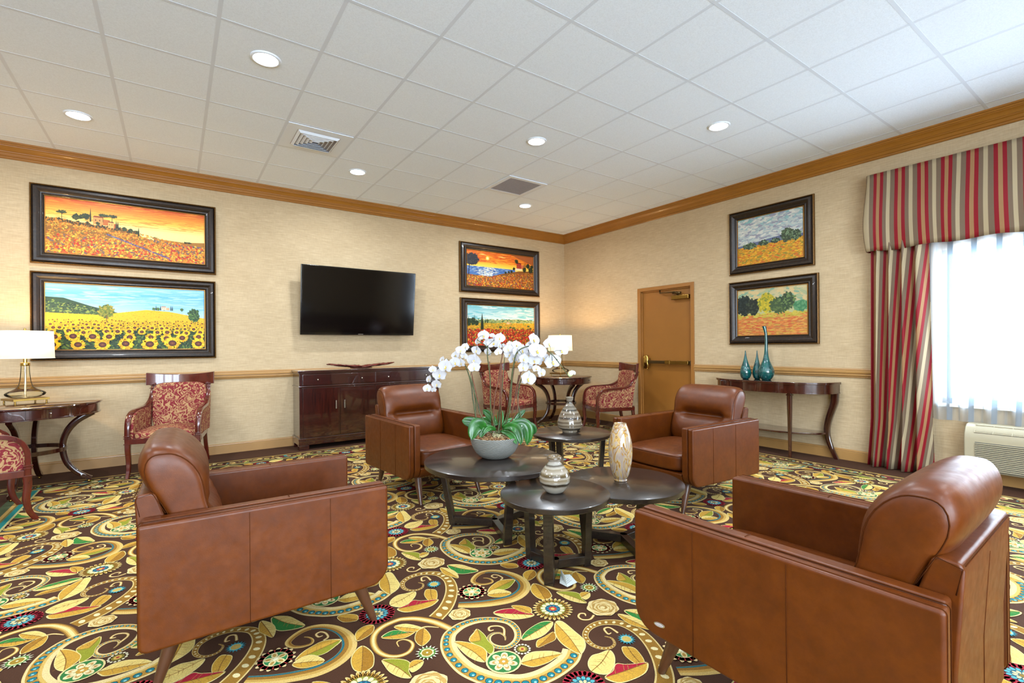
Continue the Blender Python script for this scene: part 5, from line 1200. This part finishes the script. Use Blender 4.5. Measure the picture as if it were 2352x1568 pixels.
# ------------------------------------------------------------------ potted orchid
FL, BUD, STEMS, LEAVES = json.loads('''[[[-412,232,496,64],[-352,257,481,39],[-347,215,524,73],[-373,285,556,59],[-309,245,588,98],[-393,181,631,54],[-323,120,652,103],[-275,268,695,54],[-250,123,677,83],[-216,93,672,69],[-182,237,725,64],[-198,133,761,69],[-137,170,786,59],[-177,120,721,54],[-105,105,689,103],[-151,29,642,78],[-91,94,760,73],[-58,122,826,59],[-57,46,865,83],[-12,62,815,64],[14,28,809,93],[-13,-87,847,73],[15,47,865,39],[35,-4,789,59],[-55,-5,749,59],[-25,-86,749,54],[87,19,783,54],[76,-60,768,69],[110,-29,803,49],[126,-5,727,78],[129,-44,702,83],[184,-37,690,59],[125,-111,747,83],[160,-46,793,78],[155,-121,757,88],[275,-97,833,103],[247,-91,787,78],[202,-231,752,127],[130,-171,698,78],[134,-156,639,83],[243,-69,653,78],[223,-171,686,88],[269,-161,675,64],[171,-164,559,113],[271,-189,596,73],[229,-186,627,59],[300,-244,805,83],[346,-225,675,118],[322,-208,685,69],[438,-219,754,98],[304,-174,705,69],[244,-77,720,73]],[442,-311,589],[[[-3,2,159],[-88,82,241],[-108,116,386],[-112,139,513],[-137,157,625],[-163,176,674],[-228,222,682],[-294,268,627],[-341,301,579],[-368,319,507]],[[3,-2,159],[-94,94,260],[-88,118,384],[-95,151,543],[-101,155,640]],[[-3,2,159],[-73,61,285],[-91,83,372],[-109,106,467],[-131,121,578]],[[9,-7,159],[-33,4,343],[-43,-8,549],[-67,-11,722],[-69,-9,784],[-126,31,836]],[[-16,12,167],[8,15,418],[37,15,528],[60,19,639],[74,10,735],[61,19,800],[22,46,840]],[[16,-11,159],[42,-3,306],[69,5,511],[95,13,703]],[[16,-11,159],[79,-33,290],[111,-32,463],[136,-26,606],[149,-36,670],[170,-50,750],[236,-96,774],[295,-138,757]],[[29,-20,159],[129,-87,323],[132,-85,466],[161,-101,608],[184,-117,631]],[[29,-20,159],[152,-94,235],[146,-78,385],[162,-77,511],[185,-94,575],[212,-112,574]],[[22,-16,159],[74,-68,310],[91,-97,626],[119,-133,759],[228,-210,789],[304,-264,733],[361,-304,647],[396,-328,584]]],[[[-80,56,206],[-128,90,243],[-193,136,262],72],[[-67,22,187],[-140,13,239],[-188,10,141],90],[[-25,5,221],[-74,10,204],[-115,20,145],40],[[19,11,224],[13,77,276],[-18,135,325],47],[[34,-12,203],[52,7,273],[57,21,335],43],[[38,-27,212],[92,-65,255],[125,-88,218],43],[[113,-67,202],[152,-64,272],[207,-85,326],36],[[33,-47,208],[79,-141,215],[90,-185,106],61],[[17,-44,187],[37,-137,173],[49,-193,114],36],[[63,-49,205],[165,-133,227],[173,-146,89],79],[[101,-59,195],[222,-113,212],[255,-118,149],54],[[-32,35,196],[-49,77,229],[-75,114,250],36],[[3,22,202],[-9,92,246],[-40,150,250],43],[[-4,-16,193],[-62,-25,215],[-110,-20,183],32]]]''')
PX, PY, PZ = 1.864, 2.868, .485
po = thing('potted_orchid', 'white orchids with arching stems in a grey combed bowl on the large coffee table', 'potted plant', (PX, PY, PZ))
pr = cat_rom([(.075, 0), (.10, .008), (.138, .040), (.163, .085), (.176, .128), (.180, .150)], 5, False)
b = MB(); b.lathe([(.0001, 0)] + pr + [(.174, .152), (.168, .146), (.160, .115), (.0001, .112)], 72); b.build('pot', 'combed_ceramic', po, smooth=50)
b = MB(); R_ = random.Random(2); rows = []
for i in range(14):
    r = .167 * i / 13; rows.append([(r * cos(2 * PI * j / 40), r * sin(2 * PI * j / 40), .135 + .018 * (1 - (r / .167) ** 2) + R_.uniform(-.004, .004)) for j in range(40)])
b.grid(rows, True)
for k in range(70):
    a, r = R_.uniform(0, 2 * PI), .155 * math.sqrt(R_.random()); b.pillow(.012, .007, .004, 3, 3, M=Matrix.Translation((r * cos(a), r * sin(a), .150)) @ Matrix.Rotation(a * 3, 4, 'Z') @ Matrix.Rotation(R_.uniform(-.5, .5), 4, 'X'))
b.build('bark_mulch', 'potting_bark', po)
b = MB()
for k in range(16):
    a = R_.uniform(0, 2 * PI); c = Vector((.03 * cos(a), .03 * sin(a) - .02, .165)); p = [c]
    for q in range(4): p.append(p[-1] + Vector((R_.uniform(-.03, .03), R_.uniform(-.035, .015), R_.uniform(-.012, .008))))
    b.tube(cat_rom([tuple(x) for x in p], 3, False), .0022, 5)
b.build('aerial_roots', 'root_pale', po)
m = .001
for si, s_ in enumerate(STEMS):
    p = cat_rom([(a * m, b_ * m, c * m) for a, b_, c in s_], 6, False); n_ = len(p)
    b = MB(); b.tube(p, [.0056 - .0030 * i / n_ for i in range(n_)], 7)
    for i in range(6, n_ - 3, 9): b.pillow(.006, .006, .006, 2, 4, M=Matrix.Translation(p[i]))
    b.build('stem', 'stem_green' if si not in (4, 7) else 'stake_brown', po)
for k, (bx_, tx) in enumerate((((-.05, .03), (-.115, .13, .60)), ((.02, .0), (.075, .03, .62)), ((.05, -.04), (.150, -.03, .64)), ((.07, -.05), (.17, -.06, .58)), ((-.01, .02), (-.03, .02, .68)), ((.03, -.03), (.045, -.02, .66)))):
    b = MB(); b.tube([(bx_[0], bx_[1], .13), tx], .0042, 7); b.build('support_stake', 'stake_brown', po)
for base, mid, tip, w in LEAVES:
    P0, P1, P2 = [Vector(q) * m for q in (base, mid, tip)]; w *= m * .5; rows = []; N = 14
    pts = [P0 * (1 - t_) ** 2 + (P1 * 2 - (P0 + P2) * .5) * 2 * t_ * (1 - t_) + P2 * t_ * t_ for t_ in [i / N for i in range(N + 1)]]
    for i, p in enumerate(pts):
        t_ = i / N; tg = (pts[min(N, i + 1)] - pts[max(0, i - 1)]).normalized()
        view = Vector((-.55, -.78, .30)); sd = tg.cross(view).normalized(); nn = sd.cross(tg).normalized()
        ww = w * (.22 + .9 * sin(PI * min(1, t_ * .93 + .02)) ** .75) * (1 if t_ < .85 else max(.04, max(0, 1 - ((t_ - .85) / .15) ** 2) ** .5))
        rows.append([tuple(p + sd * ww * u + nn * (.22 * ww * abs(u) - .004 * (u == 0))) for u in (-1, -.6, -.25, 0, .25, .6, 1)])
    b = MB(); b.grid(rows); o = b.build('leaf', 'orchid_leaf', po, fix=False); o.modifiers.new('thick', 'SOLIDIFY').thickness = .0025

def petal(b, a, L, w, tilt, z0=0, cup=.12, tip=.6):
    rows = []; N = 7
    M = Matrix.Rotation(a, 4, 'Z') @ Matrix.Translation((.03 * L, 0, z0)) @ Matrix.Rotation(-tilt, 4, 'Y')
    for i in range(N + 1):
        t_ = i / N; ww = w * (.16 + sin(PI * t_ ** tip) ** .8 * .86) * (1 if t_ < .96 else .35)
        rows.append([(L * t_, ww * u, cup * w * (u * u) + .10 * L * t_ * t_ * -1 + .02 * L * sin(9 * u + 5 * t_)) for u in (-1, -.55, 0, .55, 1)])
    b.grid(rows, M=M)
def make_flower():
    b = MB(); b.slot = 0
    for a in (90, 215, 325): petal(b, math.radians(a), .50, .20, .10, -.01, tip=.75)
    for a in (8, 172): petal(b, math.radians(a), .56, .36, .16, .02, tip=.62)
    for a in (235, 305): petal(b, math.radians(a), .17, .07, .9, .03)
    b.slot = 1; petal(b, math.radians(270), .22, .08, .5, .03); b.pillow(.045, .05, .06, 2, 5, M=Matrix.Translation((0, -.02, .06)))
    return b.build('flower', ['orchid_petal', 'orchid_yellow'], po, fix=False)
fproto = make_flower(); R_ = random.Random(11)
camv = Vector((-PX, -PY, .3)).normalized()
for k, (x, y, z, s_) in enumerate(FL):
    o = fproto if k == 0 else fproto.copy()
    if k: SC.collection.objects.link(o); o.parent = po
    c = Vector((x, y, z)) * m; out = Vector((c.x, c.y, 0)); out = out.normalized() if out.length > .02 else Vector((0, 0, 0))
    f = (camv * 1.0 + out * .45 + Vector((R_.uniform(-.45, .45), R_.uniform(-.45, .45), R_.uniform(-.35, .25)))).normalized()
    up = Vector((R_.uniform(-.3, .3), R_.uniform(-.3, .3), 1)); xa = up.cross(f).normalized(); ya = f.cross(xa)
    S_ = s_ * m * 1.02
    o.matrix_local = Matrix.Translation(c) @ Matrix(((xa.x, ya.x, f.x, 0), (xa.y, ya.y, f.y, 0), (xa.z, ya.z, f.z, 0), (0, 0, 0, 1))) @ Matrix.Scale(S_, 4)
b = MB()
for k, (x, y, z, s_) in enumerate(FL):     # short stalks joining each flower to its nearest stem point
    c = Vector((x, y, z)) * m; best = min((Vector(q) * m for st in STEMS for q in st), key=lambda q: (q - c).length)
    if (best - c).length < .16: b.tube([tuple(best), tuple(best.lerp(c, .5) + Vector((0, 0, .012))), tuple(c)], .0016, 5)
b.build('flower_stalks', 'stem_green', po)
b = MB(); B0 = Vector(BUD) * m; b.pillow(.018, .02, .026, 2, 8, M=Matrix.Translation(B0) @ Matrix.Rotation(.8, 4, 'Y')); b.build('bud', 'bud_green', po)
o = fproto.copy(); SC.collection.objects.link(o); o.parent = po; o.matrix_local = Matrix.Translation(B0 + Vector((.012, -.01, .005))) @ Matrix.Rotation(1.0, 4, 'X') @ Matrix.Scale(.045, 4)
b = MB(); b.tube(cat_rom([(.396, -.328, .584), (.42, -.33, .56), (.435, -.315, .575), tuple(B0)], 4, False), .0018, 5); b.build('stem', 'stem_green', po)
